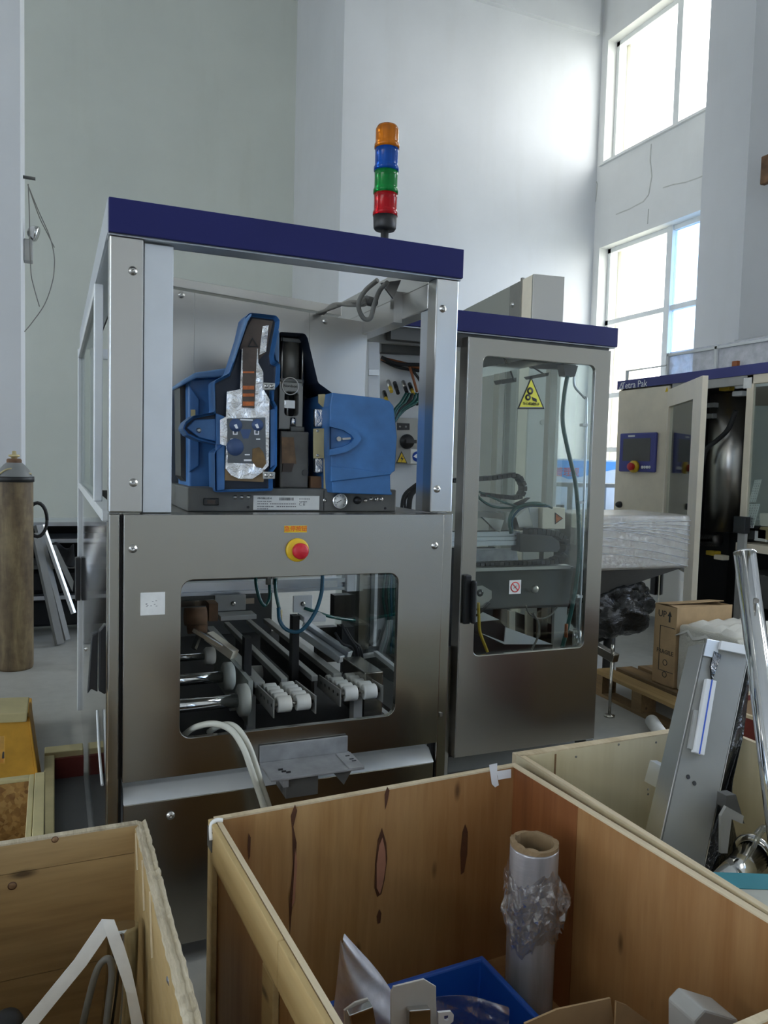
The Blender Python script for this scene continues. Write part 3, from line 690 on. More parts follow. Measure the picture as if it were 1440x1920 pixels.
# the swung-open hood
hood = shell('hood', [(465, 48), (625, 66), (643, 95), (640, 130), (608, 300), (612, 338), (646, 350), (642, 470), (612, 500), (608, 565), (628, 600), (626, 950), (602, 985), (602, 1098),
                      (262, 1106), (258, 868), (310, 832), (165, 800), (100, 770), (70, 730), (90, 690), (135, 655), (262, 632), (256, 452), (345, 405), (368, 340), (415, 190), (440, 78)],
             2.21, .10, ['melter_blue', 'melter_navy'], .007, .03)
fp = kp([(372, 345), (455, 100), (480, 62), (470, 55), (440, 85), (405, 200), (365, 330)], 2.203); MB().prism(fp, (0, .03, 0)).build('hood_lip', 'melter_blue_pale', hood, bevel=.003)
p = kp([(95, 728), (140, 680), (280, 672), (285, 812), (165, 785)], 2.232); MB().prism(p, (0, .012, 0)).build('hood_wing', 'melter_blue', hood, bevel=.003)
p = kp([(612, 180), (640, 150), (637, 345), (618, 330), (605, 280)], 2.235); MB().prism(p, (0, .05, 0)).build('hood_flange', 'melter_blue_pale', hood, bevel=.004)
p = kp([(265, 640), (320, 660), (318, 1090), (270, 1098)], 2.225); MB().prism(p, (0, .02, 0)).build('hood_side', 'melter_blue', hood, bevel=.003)
p = kp([(585, 620), (618, 610), (618, 945), (585, 965)], 2.225); MB().prism(p, (0, .02, 0)).build('hood_side', 'melter_blue', hood, bevel=.003)
screw(P(*K(165, 742), Y=2.232), (0, -1, 0), GM, .005)
p = kp([(320, 940), (560, 930), (545, 1045), (318, 1035)], 2.226); MB().prism(p, (0, .006, 0)).build('insulation_board', 'cardboard_dark', hood)
foil = kp([(418, 262), (408, 500), (330, 515), (325, 662), (290, 680), (290, 822), (325, 832), (322, 965), (355, 1005), (400, 1025), (480, 1026), (530, 995), (575, 950), (580, 560), (545, 500), (543, 400), (515, 345), (512, 262)], 2.219)
fo = MB().prism(foil, (0, .006, 0)).build('foil_lining', 'foil', hood)
p = kp([(405, 262), (452, 130), (480, 85), (600, 100), (560, 285), (515, 330)], 2.232); MB().prism(p, (0, .004, 0)).build('dark_lining', 'label_brown', hood)
p = kp([(540, 130), (575, 125), (560, 280), (520, 300)], 2.229); MB().prism(p, (0, .004, 0)).build('foil_strip', 'foil', hood)
st_ = kp([(425, 255), (508, 255), (492, 612), (420, 606)], 2.2165); sl = MB().prism(st_, (0, .0015, 0)).build('warning_strip', 'label_brown', hood)
for (y, h) in ((480, 22), (525, 18), (572, 26), (395, 10)): MB().prism(kp([(424, y), (490, y), (490, y+h), (424, y+h)], 2.2155), (0, .001, 0)).build('warning_bar', 'label_orange', sl)
m = MB().plate_hole(kp([(480, 195), (515, 252), (452, 252)], 2.2275), kp([(481, 208), (503, 246), (462, 246)], 2.2275), (0, .001, 0)); m.build('warning_triangle', 'black_ink', sl)
gl = MB().prism(kp([(332, 672), (556, 666), (560, 938), (336, 932)], 2.2165), (0, .0015, 0)).build('instruction_plate', 'label_grey', hood)
m = MB(); 
for (x, y, r) in ((382, 712, 30), (510, 710, 28), (378, 840, 40)):
    q = P(*K(x, y), Y=2.2160); m.lathe([(0, 0), (r*.00062, 0), (r*.00062, .0006), (0, .0006)], q, 20, (0, -1, 0))
m.prism(kp([(405, 735), (475, 735), (455, 790), (425, 790)], 2.2158), (0, .0006, 0)); m.build('pictogram', 'label_blue', gl)
m = MB()
for (x, y) in ((379, 753), (505, 753)): m.plate_hole(kp([(x-14, y-14), (x+14, y-14), (x+14, y+14), (x-14, y+14)], 2.2155), kp([(x-8, y-8), (x+8, y-8), (x+8, y+8), (x-8, y+8)], 2.2155), (0, .0006, 0))
for (x, y) in ((385, 720), (508, 718)): m.prism(kp([(x-14, y-10), (x+2, y-16), (x+12, y+10), (x-2, y+12)], 2.2152), (0, .0006, 0))
m.prism(kp([(435, 880), (465, 880), (465, 888), (435, 888)], 2.2155), (0, .0006, 0)); m.prism(kp([(350, 790), (390, 790), (390, 797), (350, 797)], 2.2155), (0, .0006, 0)); m.prism(kp([(502, 790), (525, 790), (525, 797), (502, 797)], 2.2155), (0, .0006, 0)); m.prism(kp([(430, 912), (475, 912), (475, 922), (430, 922)], 2.2155), (0, .0006, 0))
m.build('pictogram', 'white_ink', gl)
q = P(*K(445, 680), Y=2.2158); MB().box(q.x-.018, q.x+.018, 2.2155, 2.216, q.z-.0018, q.z+.0018).build('heading', 'white_ink', gl)
m = MB().prism(kp([(480, 850), (520, 840), (545, 870), (562, 935), (540, 965), (500, 955), (478, 920)], 2.2145), (0, .002, 0)); m.build('glue_smear', 'glue_brown', gl, bevel=.0008)
for cy in (482, 1005):
    hp = kp([(545, cy-22), (615, cy-18), (612, cy+22), (545, cy+22)], 2.19); h = MB().prism(hp, (0, .012, 0)).build('hood_hinge', 'machined', hood, bevel=.002)
    for cx in (562, 592): screw(P(*K(cx, cy), Y=2.19), (0, -1, 0), GM, .004)
# pump bay: dark back shell, cylinder, yoke, manifold
bay = shell('pump_housing', [(640, 162), (790, 172), (808, 200), (868, 462), (955, 525), (945, 1102), (615, 1100), (618, 700), (648, 345)], 2.255, .30, ['melter_navy', 'bay_dark'], .008, .22)
cq = P(*K(697, 330), Y=2.36); zA, zB = P(*K(697, 232), Y=2.36).z, P(*K(697, 445), Y=2.36).z
ac = MB().cyl((cq.x, 2.36, zB), (cq.x, 2.36, zA), .031, 24).build('air_cylinder', 'pump_grey', GM)
m = MB().box(cq.x-.038, cq.x+.038, 2.325, 2.395, zA, zA+.012); m.box(cq.x-.038, cq.x+.038, 2.325, 2.395, zB-.010, zB); m.build('cylinder_cap', 'grey_paint', ac, bevel=.002)
m = MB()
for dx in (-.033, .033): m.cyl((cq.x+dx, 2.328, zB-.02), (cq.x+dx, 2.328, zA+.02), .0035, 8)
m.build('tie_rod', 'steel_light', ac)
y0, y1 = P(*K(637, 455), Y=2.33), P(*K(770, 740), Y=2.33)
hi = rrect(y0.x+.017, y1.x-.014, P(*K(700, 658), Y=2.33).z, P(*K(700, 515), Y=2.33).z, .012, 2.325)
yk = MB().plate_hole(rect_like(hi, y0.x, y1.x, y1.z, y0.z, 2.325), hi, (0, .05, 0)).build('pump_yoke', 'grey_light', GM, bevel=.003)
q = P(*K(702, 482), Y=2.325); m = MB().lathe([(.024, 0), (.026, .003), (.028, 0)], q, 24, (0, -1, 0)); em = m.build('maker_badge', 'steel_light', yk)
em.scale = (1, 1, 1)
text('Nordson', .012, q+Vector((0, -.002, 0)), (1, 0, 0), (0, 0, 1), 'grey_dark', yk)
m = MB(); q = P(*K(685, 590), Y=2.35); m.cyl((q.x, 2.35, y1.z+.03), (q.x, 2.35, y0.z-.04), .004, 10); m.box(q.x-.02, q.x+.02, 2.335, 2.36, q.z-.012, q.z+.012); m.build('piston_rod', 'steel_light', yk)
q = P(*K(662, 580), Y=2.332); MB().cyl(q, q+Vector((0, -.006, 0)), .007, 10).build('clamp_bolt', 'chrome', yk)
q = P(*K(715, 690), Y=2.33); MB().cyl(q+Vector((0, 0, -.015)), q+Vector((0, 0, .012)), .013, 6).build('hex_fitting', 'chrome', GM)
m0, m1 = P(*K(645, 745), Y=2.30), P(*K(806, 1085), Y=2.30)
mf = box('manifold_block', 'manifold_grey', GM, m0.x, m1.x, 2.30, 2.42, max(m1.z, zt), m0.z, .004)
q = P(*K(735, 730), Y=2.33); box('manifold_port', 'melter_grey', GM, q.x-.022, q.x+.022, 2.31, 2.36, m0.z, m0.z+.016, .003)
m = MB(); q = P(*K(788, 990), Y=2.30); m.cyl(q, q+Vector((0, -.004, 0)), .010, 16); m.build('manifold_plug', 'grey_dark', mf)
MB().prism(kp([(652, 780), (722, 782), (738, 938), (652, 938)], 2.296), (0, .003, 0)).build('heat_label', 'copper_paper', mf)
MB().prism(kp([(660, 935), (725, 935), (710, 985), (655, 985)], 2.293), (0, .006, 0)).build('burnt_residue', 'label_brown', mf)
m = MB().prism(kp([(868, 530), (905, 528), (930, 560), (930, 1095), (900, 1098), (900, 610), (868, 580)], 2.262), (0, .006, 0)); m.build('support_bracket', 'brass_plate', GM, bevel=.001)
m = MB().prism(kp([(838, 732), (900, 730), (900, 904), (838, 906)], 2.257), (0, .004, 0)); tpl = m.build('thermostat_plate', 'brass_plate', GM)
for (x, y) in ((862, 745), (862, 888)): screw(P(*K(x, y), Y=2.257), (0, -1, 0), GM, .003)
for (ya, yb3) in ((615, 722), (905, 990)): MB().prism(kp([(848, ya), (897, ya), (895, yb3), (848, yb3)], 2.275), (0, .02, 0)).build('foil_wrap', 'foil', GM, bevel=.004)
MB().tube([P(*K(805, 560), Y=2.45), P(*K(812, 700), Y=2.44), P(*K(808, 900), Y=2.42), P(*K(815, 1060), Y=2.4)], .004).build('thin_tube', 'label_blue', GM)
MB().tube([P(*K(780, 310), Y=2.5), P(*K(800, 380), Y=2.5), P(*K(812, 560), Y=2.48)], .004).build('thin_tube', 'rubber', GM)
m = MB(); q = P(*K(850, 1040), Y=2.3); m.box(q.x-.015, q.x+.02, 2.3, 2.34, zt+.001, q.z+.015); m.build('terminal', 'rust', GM)
# right-hand rounded cover with an embossed arrow and latch
cov = MB().prism(kp([(948, 520), (1230, 552), (1285, 568), (1310, 600), (1330, 780), (1318, 980), (1290, 998), (1292, 1098), (1302, 1108), (1300, 1122), (950, 1110), (938, 860), (935, 600)], 2.20), (0, .34, 0)).build('pump_cover', 'melter_blue', GM, bevel=.022, seg=4)
m = MB().plate_hole(kp([(932, 680), (1030, 710), (1095, 750), (1120, 790), (1095, 830), (1030, 870), (932, 890)], 2.186), kp([(932, 718), (1015, 740), (1060, 768), (1075, 790), (1060, 815), (1010, 838), (932, 855)], 2.186), (0, .022, 0)); m.build('embossed_rib', 'melter_blue', cov, bevel=.006)
m = MB().prism(kp([(940, 950), (1300, 990), (1296, 1002), (940, 1045)], 2.194), (0, .02, 0)); m.build('embossed_step', 'melter_blue', cov, bevel=.004)
q = P(*K(985, 792), Y=2.196); m = MB().cyl(q, q+Vector((0, -.006, 0)), .007, 14); m.bar(q+Vector((.010, -.004, 0)), q+Vector((.036, -.004, .003)), .007, .006); m.build('cover_latch', 'machined', cov)
# ------------------------------------------------------------------ second machine: glazed door cabinet (front Y = 2.9)
Y2 = 2.9
M2 = thing('capping_machine', 'stainless steel machine with tall glazed door, black handle and yellow warning triangle', 'machine', (1.85, 3.4, 0))
box('fascia', 'blue_paint', M2, 1.17, 2.363, 2.885, 2.9, 1.955, 2.04, .002)
m = MB().box(1.17, 2.363, 2.9, 2.98, 1.951, 1.956); m.box(1.17, 2.363, 2.9, 3.9, 2.034, 2.04); m.box(2.357, 2.363, 2.9, 3.9, 1.955, 2.034); m.build('canopy', 'aluminium', M2)
box('header', 'grey_dark', M2, 1.25, 2.34, 2.915, 2.96, 1.90, 1.951)
D = lambda x, y: P(x, y, Y=2.88)
h0, h1, h2, h3 = D(902, 668), D(1114, 686), D(1089, 1213), D(885, 1227)
hx0, hx1, hz0, hz1 = (h0.x+h3.x)/2, (h1.x+h2.x)/2, (h2.z+h3.z)/2, (h0.z+h1.z)/2
dl, dr = D(876, 645).x, D(1142, 660).x; dt, db = D(876, 632).z, .145
hole = rrect(hx0, hx1, hz0, hz1, .028, 2.865)
dp = MB().plate_hole(rect_like(hole, dl, dr, db, dt, 2.865), hole, (0, .02, 0)).build('door', 'steel', M2, bevel=.003)
m = MB().box(dl-.004, dl, 2.866, 2.93, db, dt); m.build('door_edge', 'steel_dark', dp)
box('pane', 'acrylic', dp, hx0-.01, hx1+.01, 2.886, 2.890, hz0-.01, hz1+.01)
q = D(872, 1122); m = MB().box(q.x-.022, q.x+.012, 2.845, 2.866, q.z-.105, q.z+.105); m.build('handle', 'black', dp, bevel=.006)
q = D(874, 1122); MB().box(q.x-.002, q.x+.018, 2.815, 2.846, q.z-.10, q.z+.085).build('handle_grip', 'black', dp, bevel=.010, seg=3)
# door notices
tri = [P(996, 706, Y=2.885), P(1021, 767, Y=2.885), P(970, 767, Y=2.885)]; cen = sum(tri, Vector())/3
tb0 = MB().prism(tri, (0, .002, 0)).build('warning_notice', 'black_ink', dp)
MB().prism([cen+(v-cen)*.86+Vector((0, -.0006, 0)) for v in tri], (0, .001, 0)).build('notice_face', 'yellow_pale', tb0)
m = MB()
for (x, y, r) in ((994, 733, .016), (990, 745, .014)):
    q = P(x, y, Y=2.8835); m.lathe([(r*.45, 0), (r, 0), (r, .0006), (r*.45, .0006)], q, 18, (0, -1, 0))
m.prism(pix([(997, 744), (1006, 748), (1007, 754), (999, 751)], Y=2.8832), (0, .0008, 0)); m.build('pictogram', 'black_ink', tb0)
text('当心机械伤手', .0145, P(996, 757.5, Y=2.8832), (1, 0, 0), (0, 0, 1), 'black_ink', tb0, squeeze=1.0)
m = MB().prism(pix([(975, 763), (1017, 763), (1017.6, 765), (974.4, 765)], Y=2.8832), (0, .0006, 0)); m.build('small_print', 'ink_grey', tb0)
pa, pb = P(955, 1088, Y=2.885), P(976, 1113, Y=2.885); no = MB().box(pa.x, pb.x, 2.8835, 2.885, pb.z, pa.z).build('prohibition_notice', 'label_white', dp)
pc = (pa+pb)/2; pc.y = 2.883
m = MB().lathe([(.019, 0), (.0235, 0), (.0235, .0006), (.019, .0006)], pc, 26, (0, -1, 0)); m.bar(pc+Vector((-.014, -.0004, .014)), pc+Vector((.014, -.0004, -.014)), .004, .0006, (0, 1, 0)); m.build('pictogram', 'red_ink', no)
m = MB().bar(pc+Vector((-.008, 0, -.006)), pc+Vector((.008, 0, .006)), .003, .0006, (0, 1, 0)); m.bar(pc+Vector((-.004, 0, .006)), pc+Vector((.006, 0, -.002)), .003, .0006, (0, 1, 0)); m.build('pictogram', 'ink_grey', no)
# frame
box('frame_post', 'steel', M2, 2.30, 2.34, 3.80, 3.86, .05, 1.95); box('frame_post', 'steel', M2, 2.26, 2.30, 3.25, 3.29, .05, 1.95)
box('frame_post', 'steel', M2, 1.52, 1.57, 2.91, 2.97, .05, .62)
m = MB().box(1.34, 2.26, 2.94, 3.0, .05, .12); m.box(2.31, 2.35, 2.92, 3.84, .05, .12); m.build('frame_base', 'grey_paint', M2)
for (x, y) in ((1.33, 2.96), (2.30, 2.96), (2.32, 3.8), (1.33, 3.8)): MB().cyl((x, y, 0), (x, y, .055), .028, 14).build('foot', 'grey_dark', M2)
box('side_pane', 'acrylic', M2, 2.335, 2.339, 2.96, 3.80, .6, 1.95)
box('side_sheet', 'steel', M2, 2.333, 2.341, 2.96, 3.80, .12, .6)
# stabiliser foot sticking out behind the door
a, b = P(1115, 1212, Y=3.6), P(1155, 1235, Y=3.45); m = MB().bar(a, b, .05, .05); m.build('stabiliser', 'steel', M2, bevel=.004)
m = MB().cyl(b+Vector((-.02, .01, -.02)), (b.x-.02, b.y+.01, .0), .009, 10); m.cyl(b+Vector((-.02, .01, .02)), b+Vector((-.02, .01, .08)), .009, 10); m.lathe([(0, 0), (.03, 0), (.03, .01), (0, .015)], (b.x-.02, b.y+.01, 0), 14); m.build('levelling_bolt', 'steel', M2)
# overhead beams inside
m = MB().hexa([P(900, 690, Y=3.0), P(900, 708, Y=3.0), P(1082, 668, Y=3.02), P(1082, 656, Y=3.02)][::1], [p+Vector((.0, .06, .0)) for p in (P(900, 690, Y=3.0), P(900, 708, Y=3.0), P(1082, 668, Y=3.02), P(1082, 656, Y=3.02))]); m.build('overhead_beam', 'steel_smooth', M2)
m = MB().prism(pix([(905, 668), (985, 672), (985, 690), (905, 697)], Y=3.2), (0, .05, 0)); m.build('overhead_plate', 'steel_light', M2)
m = MB().prism(pix([(1025, 678), (1080, 684), (1080, 692), (1005, 690), (985, 676)], Y=3.05), (0, .04, 0)); m.prism(pix([(938, 712), (968, 708), (968, 716), (942, 720)], Y=3.1), (0, .06, 0)); m.prism(pix([(995, 705), (1030, 698), (1028, 705), (1000, 710)], Y=3.1), (0, .06, 0)); m.build('lamp_box', 'grey_dark', M2)
t2 = lambda pts, r, mat, name='hose': MB().tube([P(x, y, Y=Y) for x, y, Y in pts], r).build(name, mat, M2)
t2([(944, 670, 3.0), (955, 690, 3.02), (963, 712, 3.1)], .004, 'rubber', 'cable'); t2([(986, 680, 3.05), (1005, 692, 3.05), (1022, 703, 3.1)], .004, 'rubber', 'cable')
# green air hose and conduit along the hinge side
m = MB().prism(pix([(1056, 682), (1084, 686), (1078, 706), (1060, 704)], Y=3.0), (0, .05, 0)); m.build('junction_block', 'black', M2)
t2([(1064, 705, 3.0), (1058, 740, 3.0), (1055, 790, 2.99), (1064, 840, 2.98), (1078, 900, 2.97), (1084, 960, 2.97), (1086, 1030, 2.97), (1082, 1080, 2.97), (1072, 1140, 2.97), (1058, 1200, 2.98), (1050, 1225, 3.0)], .010, 'tube_green')
t2([(1076, 700, 3.02), (1078, 725, 3.02), (1095, 745, 3.0), (1100, 760, 2.99), (1096, 900, 2.98), (1090, 1080, 2.98), (1085, 1185, 2.98)], .006, 'aluminium', 'conduit')
m = MB()
for (x, y) in ((1097, 797), (1092, 942), (1087, 1118)):
    q = P(x, y, Y=2.985); m.box(q.x-.02, q.x+.01, 2.975, 3.0, q.z-.006, q.z+.006)
m.build('conduit_clip', 'white_paint', M2)
q = P(1082, 1200, Y=2.99); MB().cyl(q+Vector((0, 0, -.03)), q+Vector((0, 0, .05)), .022, 14).build('filter_bowl', 'hose_clear', M2)
t2([(1062, 1170, 2.95), (1061, 1195, 2.95)], .008, 'cable_orange', 'valve_lever')
for k in range(5):
    t2([(722+4*k, 1075, 2.98+.03*k), (718+5*k, 1120, 3.0), (726+3*k, 1180, 3.02), (714+6*k, 1225, 3.05)], .006, ['tube_green', 'rubber', 'tube_green', 'tube_blue', 'tube_green'][k])
# gantry: aluminium beams, cable chains, hoses, plates
B = P(860, 1005, Y=3.15); m = MB()
for (za, zb) in ((0, .018), (-.022, -.006), (-.048, -.026)): m.box(1.34, 2.05, 3.15, 3.21, B.z+za, B.z+zb)
m.box(1.34, 2.05, 3.165, 3.21, B.z-.048, B.z+.018); m.build('gantry_beam', 'aluminium', M2)
m = MB().prism(pix([(975, 1000), (1050, 1000), (1050, 1035), (975, 1035)], Y=3.12), (0, .08, 0)); m.build('gantry_motor', 'grey_dark', M2, bevel=.004)
m = MB().prism(pix([(968, 970), (990, 952), (1000, 990), (975, 995)], Y=3.1), (0, .05, 0)); m.prism(pix([(905, 970), (945, 975), (938, 998), (925, 990)], Y=3.12), (0, .02, 0)); m.build('gusset_plate', 'steel_light', M2)
m = MB().prism(pix([(1016, 952), (1060, 952), (1060, 992), (1016, 992)], Y=3.12), (0, .09, 0)); ib = m.build('instrument_box', 'cream_paint', M2, bevel=.004)
tr = [P(1041, 961, Y=3.118), P(1041, 983, Y=3.118), P(1056, 972, Y=3.118)]; MB().prism(tr, (0, .002, 0)).build('warning_notice', 'black_ink', ib)
cc = sum(tr, Vector())/3; MB().prism([cc+(v-cc)*.75+Vector((0, -.0006, 0)) for v in tr], (0, .001, 0)).build('notice_face', 'label_orange', ib)
m = MB().prism(pix([(993, 952), (1016, 952), (1016, 995), (996, 995)], Y=3.15), (0, .02, 0)); m.build('mounting_plate', 'white_paint', M2)
ch = [(845, 901), (893, 898), (925, 896), (960, 890), (972, 895), (980, 910), (980, 920), (974, 931), (962, 933), (930, 930), (905, 927)]
lk = 0
def chain(pts, Y, n, w, h):
    pv = [P(x, y, Y=Y) for x, y in pts]; seg = [(b-a).length for a, b in zip(pv, pv[1:])]; tot = sum(seg)
    for k in range(n):
        s = tot*(k+.5)/n; i = 0
        while s > seg[i] and i < len(seg)-1: s -= seg[i]; i += 1
        d = (pv[i+1]-pv[i]).normalized(); c = pv[i]+d*s
        MB().bar(c-d*tot/n*.44, c+d*tot/n*.44, w, h, (0, 1, 0)).build('chain_link', 'black', M2, bevel=.002)
chain(ch, 3.1, 26, .020, .05)
chain([(868, 1061), (920, 1059), (980, 1057), (1030, 1054), (1050, 1046), (1060, 1030), (1058, 1012), (1040, 1000), (1010, 996), (985, 996)], 3.05, 34, .028, .05)
t2([(893, 920, 3.1), (900, 935, 3.08), (925, 950, 3.08), (965, 952, 3.08), (985, 945, 3.05), (1010, 943, 3.05), (1035, 952, 3.05)], .006, 'tube_green'); t2([(898, 922, 3.09), (940, 940, 3.06), (970, 950, 3.05)], .005, 'tube_green')
t2([(958, 1000, 3.05), (955, 975, 3.04), (965, 955, 3.04), (990, 946, 3.04), (1020, 946, 3.04)], .008, 'tube_green'); t2([(960, 1000, 3.06), (962, 970, 3.05), (985, 950, 3.05), (1030, 949, 3.05)], .006, 'tube_blue')
m = MB().prism(pix([(968, 945), (990, 935), (995, 933), (975, 950)], Y=3.06), (0, .03, 0)); m.build('lever', 'rubber', M2)
m = MB().prism(pix([(893, 1030), (968, 1030), (972, 1052), (893, 1056)], Y=3.2), (0, .05, 0)); m.build('film_bag', 'film_milky', M2)
m = MB().prism(pix([(900, 940), (965, 948), (965, 960), (900, 958)], Y=3.3), (0, .1, 0)); m.prism(pix([(895, 958), (945, 962), (945, 972), (895, 972)], Y=3.28), (0, .1, 0)); m.build('slide_carriage', 'steel_light', M2)
q = P(1050, 895+55, Y=3.5); MB().cyl(q+Vector((0, 0, -.03)), q+Vector((0, 0, .01)), .022, 14).build('sensor', 'black', M2)
# drip pan and chute
m = MB().prism(pix([(884, 1070), (1076, 1062), (1066, 1138), (884, 1144)], Y=3.0), (0, .015, 0)); dpn = m.build('drip_pan', 'pan_dark', M2, bevel=.003)
m = MB().prism(pix([(884, 1066), (1070, 1060), (1070, 1066), (884, 1072)], Y=2.97), (0, .05, 0)); m.build('pan_lip', 'steel_light', dpn)
q = P(1002, 1104, Y=3.0); MB().lathe([(0, 0), (.017, 0), (.017, .010), (.012, .016), (0, .017)], q, 18, (0, -1, 0)).build('clamp_knob', 'steel_light', dpn)
q = P(898, 1111, Y=3.0); MB().lathe([(.006, 0), (.017, 0), (.017, .012), (.006, .012)], q, 18, (0, -1, 0)).build('clamp_ring', 'black', dpn)
m = MB().prism(pix([(884, 1100), (905, 1098), (922, 1108), (922, 1122), (905, 1140), (884, 1142)], Y=2.99), (0, .004, 0)); m.build('wear_plate', 'steel_light', dpn)
m = MB().prism(pix([(884, 1143), (902, 1146), (936, 1162), (884, 1167)], Y=3.05), (0, .006, 0)); m.prism(pix([(948, 1176), (1036, 1208), (946, 1208), (898, 1186), (910, 1190), (946, 1204)], Y=3.05), (0, .006, 0)); m.build('chute_plate', 'white_paint', M2)
m = MB().prism(pix([(884, 1167), (936, 1163), (948, 1176), (946, 1204), (884, 1180)], Y=3.07), (0, .01, 0)); m.prism(pix([(884, 1186), (946, 1208), (1036, 1209), (1036, 1218), (884, 1232)], Y=3.07), (0, .01, 0)); m.build('chute_painted_shadow', 'black', M2)  # black pieces stand in for the shadow around the white chute
t2([(986, 1135, 2.98), (992, 1150, 2.98), (1010, 1160, 2.99), (1030, 1155, 2.99), (1045, 1138, 3.0)], .004, 'cable_grey', 'cable'); t2([(1000, 1150, 2.98), (1010, 1170, 2.98), (1008, 1195, 2.98), (997, 1218, 2.98)], .005, 'cable_grey', 'cable')
t2([(897, 1130, 2.96), (898, 1160, 2.96), (900, 1185, 2.96), (910, 1212, 2.96), (914, 1222, 2.96)], .007, 'cable_yellow', 'cable'); t2([(884, 1160, 2.96), (905, 1145, 2.97), (918, 1130, 2.98)], .005, 'rubber', 'cable')
m = MB().prism(pix([(1040, 1135), (1064, 1134), (1058, 1218), (1038, 1218)], Y=3.1), (0, .02, 0)); m.build('inner_panel', 'grey_light', M2)
m = MB().prism(pix([(955, 1146), (966, 1146), (966, 1190), (955, 1180)], Y=3.3), (0, .02, 0)); m.prism(pix([(988, 1146), (1000, 1150), (1000, 1200), (988, 1192)], Y=3.3), (0, .02, 0)); m.build('inner_post', 'cream_paint', M2)
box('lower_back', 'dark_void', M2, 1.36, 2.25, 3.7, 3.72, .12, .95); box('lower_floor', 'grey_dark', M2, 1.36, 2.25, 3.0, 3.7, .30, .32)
# electrics section between the two machines
m = MB().prism(pix([(712, 640), (800, 655), (800, 962), (712, 962)], Y=3.12), (0, .02, 0)); m.build('mounting_sheet', 'white_paint', M2)
m = MB().prism(pix([(690, 608), (712, 612), (712, 962), (690, 962)], Y=2.98), (0, .04, 0)); m.build('switch_post', 'white_paint', M2, bevel=.003)
m = MB().prism(pix([(690, 606), (800, 620), (800, 648), (690, 640)], Y=2.975), (0, .04, 0)); m.build('switch_header', 'grey_light', M2, bevel=.003)
m = MB().prism(pix([(715, 640), (800, 645), (800, 664), (715, 660)], Y=3.05), (0, .06, 0)); m.build('cable_duct', 'grey_dark', M2)
m = MB().prism(pix([(692, 693), (711, 693), (711, 704), (692, 703)], Y=2.972), (0, .006, 0)); m.build('switch_catch', 'steel_light', M2)
for q in ((718, 624), (786, 640)): screw(P(*q, Y=2.974), (0, -1, 0), M2, .006)
t2([(715, 672, 3.08), (740, 678, 3.08), (765, 684, 3.08), (790, 690, 3.08)], .009, 'cable_orange', 'cable'); t2([(715, 670, 3.07), (745, 682, 3.06), (790, 684, 3.07)], .008, 'rubber', 'cable'); t2([(715, 674, 3.09), (745, 688, 3.08), (790, 696, 3.08)], .007, 'rubber', 'cable')
t2([(768, 688, 3.05), (775, 710, 3.04), (782, 735, 3.04)], .006, 'cable_orange', 'cable'); t2([(770, 690, 3.06), (785, 710, 3.05), (792, 725, 3.05)], .006, 'rubber', 'cable')
for k, (x, y) in enumerate(((728, 715), (740, 718), (756, 716), (768, 720), (775, 738), (720, 735))):
    q = P(x, y, Y=3.1); d = Vector((-.012, -.05, -.03)); MB().cyl(q, q+d, .009, 10).build('plug_connector', 'steel_light' if k % 2 == 0 else 'black', M2)
    MB().cyl(q+d, q+d*1.7, .008, 10).build('plug_connector', 'cable_yellow' if k in (0, 3, 5) else 'black', M2)
for k in range(5): t2([(762+6*k, 738, 3.02), (752+7*k, 755, 3.0), (740+4*k, 770, 2.98), (738-2*k, 790+3*k, 2.96)], .007, 'tube_green' if k != 2 else 'rubber', 'cable')
m = MB().prism(pix([(744, 783), (800, 785), (800, 872), (742, 870)], Y=3.0), (0, .12, 0)); sb = m.build('switch_box', 'grey_light', M2, bevel=.004)
m = MB().prism(pix([(745, 793), (768, 794), (768, 806), (745, 806)], Y=2.996), (0, .004, 0)); m.build('socket_plate', 'black', sb)
for x in (750, 761): screw(P(x, 800, Y=2.996), (0, -1, 0), M2, .003)
q = P(762, 828, Y=3.0); m = MB().lathe([(0, 0), (.031, 0), (.031, .012), (.026, .016), (.024, .03), (0, .03)], q, 22, (0, -1, 0)); m.bar(q+Vector((-.02, -.036, 0)), q+Vector((.028, -.036, 0)), .014, .014, (0, 1, 0)); m.build('rotary_switch', 'black', sb)
tr = pix([(753, 846), (764, 869), (743, 868)], Y=2.998); wn = MB().prism(tr, (0, .002, 0)).build('warning_notice', 'black_ink', sb)
cc = sum(tr, Vector())/3; MB().prism([cc+(v-cc)*.8+Vector((0, -.0006, 0)) for v in tr], (0, .001, 0)).build('notice_face', 'yellow_sign', wn)
m = MB().prism(pix([(755, 853), (751, 861), (754, 861), (752, 867), (757, 859), (754, 859)], Y=2.9965), (0, .0006, 0)); m.build('pictogram', 'black_ink', wn)
m = MB().prism(pix([(770, 842), (800, 843), (800, 870), (770, 869)], Y=2.998), (0, .002, 0)); bs = m.build('instruction_notice', 'label_white', sb)
q = P(782, 856, Y=2.997); MB().lathe([(0, 0), (.022, 0), (.022, .001), (0, .001)], q, 24, (0, -1, 0)).build('pictogram', 'blue_sign', bs)
m = MB().prism(pix([(775, 856), (781, 851), (788, 856), (781, 859)], Y=2.9955), (0, .0006, 0)); m.build('pictogram', 'white_ink', bs)
t2([(790, 903, 3.0), (775, 912, 3.0), (757, 930, 3.0), (752, 962, 3.0)], .007, 'rubber', 'cable'); t2([(785, 912, 3.02), (770, 930, 3.02), (766, 962, 3.02)], .012, 'rubber', 'cable'); t2([(775, 918, 3.03), (760, 935, 3.03), (760, 962, 3.03)], .006, 'rubber', 'cable')

